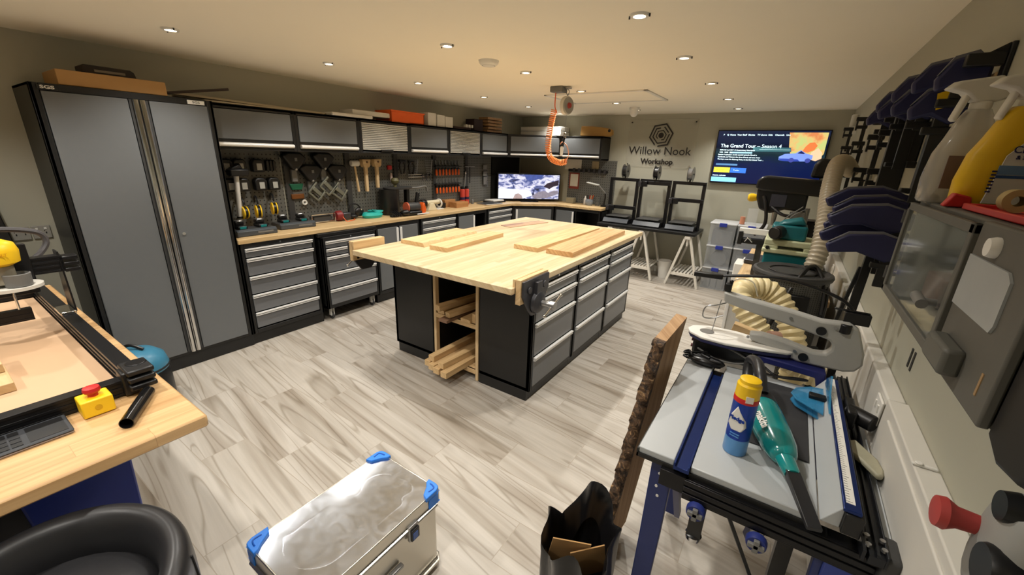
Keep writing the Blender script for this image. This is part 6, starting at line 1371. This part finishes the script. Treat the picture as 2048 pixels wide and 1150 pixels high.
# small F clamps in three rows
def f_clamp(label, y, z):
    t = thing('small_f_clamp', label, 'clamp', (WR-.012,y,z), group='small clamps in rows on the right wall'); t.scale = (1.3, 1.3, 1.3)
    M().box(-.035,-.015,-.006,.006,-.085,.09).build('bar', BPL, t, bevel=.002)
    M().box(-.075,-.01,-.009,.009,.075,.10).build('top_jaw', BPL, t, bevel=.004)
    M().box(-.07,-.01,-.008,.008,.03,.05).cyl((-.065,0,.02),(-.065,0,.1),.005).build('sliding_jaw', BPL, t, bevel=.003)
    M().cyl((-.030,-.004,-.085),(-.030,-.004,-.11),.016).build('pad', mat('pad_grey', (170,168,160), .4), t, bevel=.004)
    M().box(-.012,.011,-.03,.03,.05,.07).build('hook', WHT, t)
    return t
fc = None
for r_, (z, ys) in enumerate(((1.955,(5.8,4.6)),(1.76,(5.5,4.45,3.5,3.05)),(1.56,(4.77,3.8,3.08)))):
    for k, y in enumerate(ys):
        lab = f'small black clamp with a grey pad, {["top","middle","bottom"][r_]} row, {ORD[k]} from the far end'
        if fc is None: fc = f_clamp(lab, y, z)
        else: dup(fc, (WR-.012,y,z), 0, lab)
o = M().lathe([(.03,0),(.03,.11),(.02,.12)], n=18).build('white_wall_tube', OWHT); o.location = (.38,5.9,2.1); o.location.x = WR-.034; tag(o, 'short white tube high on the right wall near the far corner', 'tube')
t = thing('black_post', 'black forked post standing under the lower clamp rack', 'post', (.30,2.1,0), world=True)
M().bar((.318,2.16,1.36),(.300,2.10,1.00),.028,.03,(0,1,0)).bar((.300,2.10,1.0),(.30,2.10,.0),.028,.03,(0,1,0)).build('post', BLK, t); M().bar((.30,2.17,1.30),(.262,2.11,1.05),.012,.02,(0,1,0)).build('stay', BLK, t)
# wall slots, sockets, clip
for k, y in enumerate((1.71,1.745)):
    o = M().box(WR-.003,WR+.001,y-.006,y+.006,1.07,1.135).build('cable_slot', DKG); tag(o, ['near','far'][k]+' narrow dark slot in the right wall below the cabinet', 'slot')
for k, (y, lab) in enumerate(((1.66,'white switched socket on the front of the ledge behind the fence'),(2.75,'white switched socket on the ledge beyond the extractor drum'),(3.9,'white switched socket on the ledge at the far machines'))):
    t = thing('ledge_socket', lab, 'socket', (.387,y,.93)); M().box(-.008,.0,-.043,.043,-.043,.043).build('plate', WHT, t, bevel=.003)
    for s_ in (-.02,.02): M().box(-.012,-.008,s_-.006,s_+.006,.0,.024).build('rocker', WHT, t)
t = thing('white_wall_clip', 'small white clip on the edge of the white ledge panel', 'clip', (.394,1.25,1.0005)); M().box(-.012,.035,-.005,.005,0,.006).cyl((.0,0,.006),(.0,0,.01),.008).build('clip', WHT, t, bevel=.002)
# cast machine arm, bottom right
t = thing('red_knobbed_casting', 'grey cast tool head with a red knob on the wall ledge, lower right', 'tool', (.372,.73,1.12))
M().box(-.03,.05,-.04,.04,-.127,.01).build('mount', OWHT, t, bevel=.004)
CST = mat('cast_grey', (150,150,146), .5, var=.06)
rs = []
for z, r in ((.0,.05),(.03,.062),(.09,.066),(.15,.060),(.175,.045)): rs.append([(r*math.cos(2*PI*k/20)*.66*(1+.1*math.cos(3*2*PI*k/20)), r*math.sin(2*PI*k/20)*.82*(1+.1*math.cos(3*2*PI*k/20)), z) for k in range(20)])
M().rings(rs).build('casting', CST, t, ang=60, sub=1).location = (-.018, .004, -.012)
M().lathe([(.012,-.10),(.022,-.098),(.024,-.088),(.016,-.075),(.014,-.05)], (-.0,.0,0), 20, ax='x').build('red_knob', mat('knob_red', (168,62,58), .5), t).location = (.0,.03,.09)
M().lathe([(.03,-.060),(.034,-.052),(.034,-.03)], (0,-.03,.07), 20, ax='x').build('black_dial', BPL, t)
M().lathe([(.02,-.056),(.024,-.04)], (0,.0,.15), 20, ax='x').build('black_cap', BPL, t)
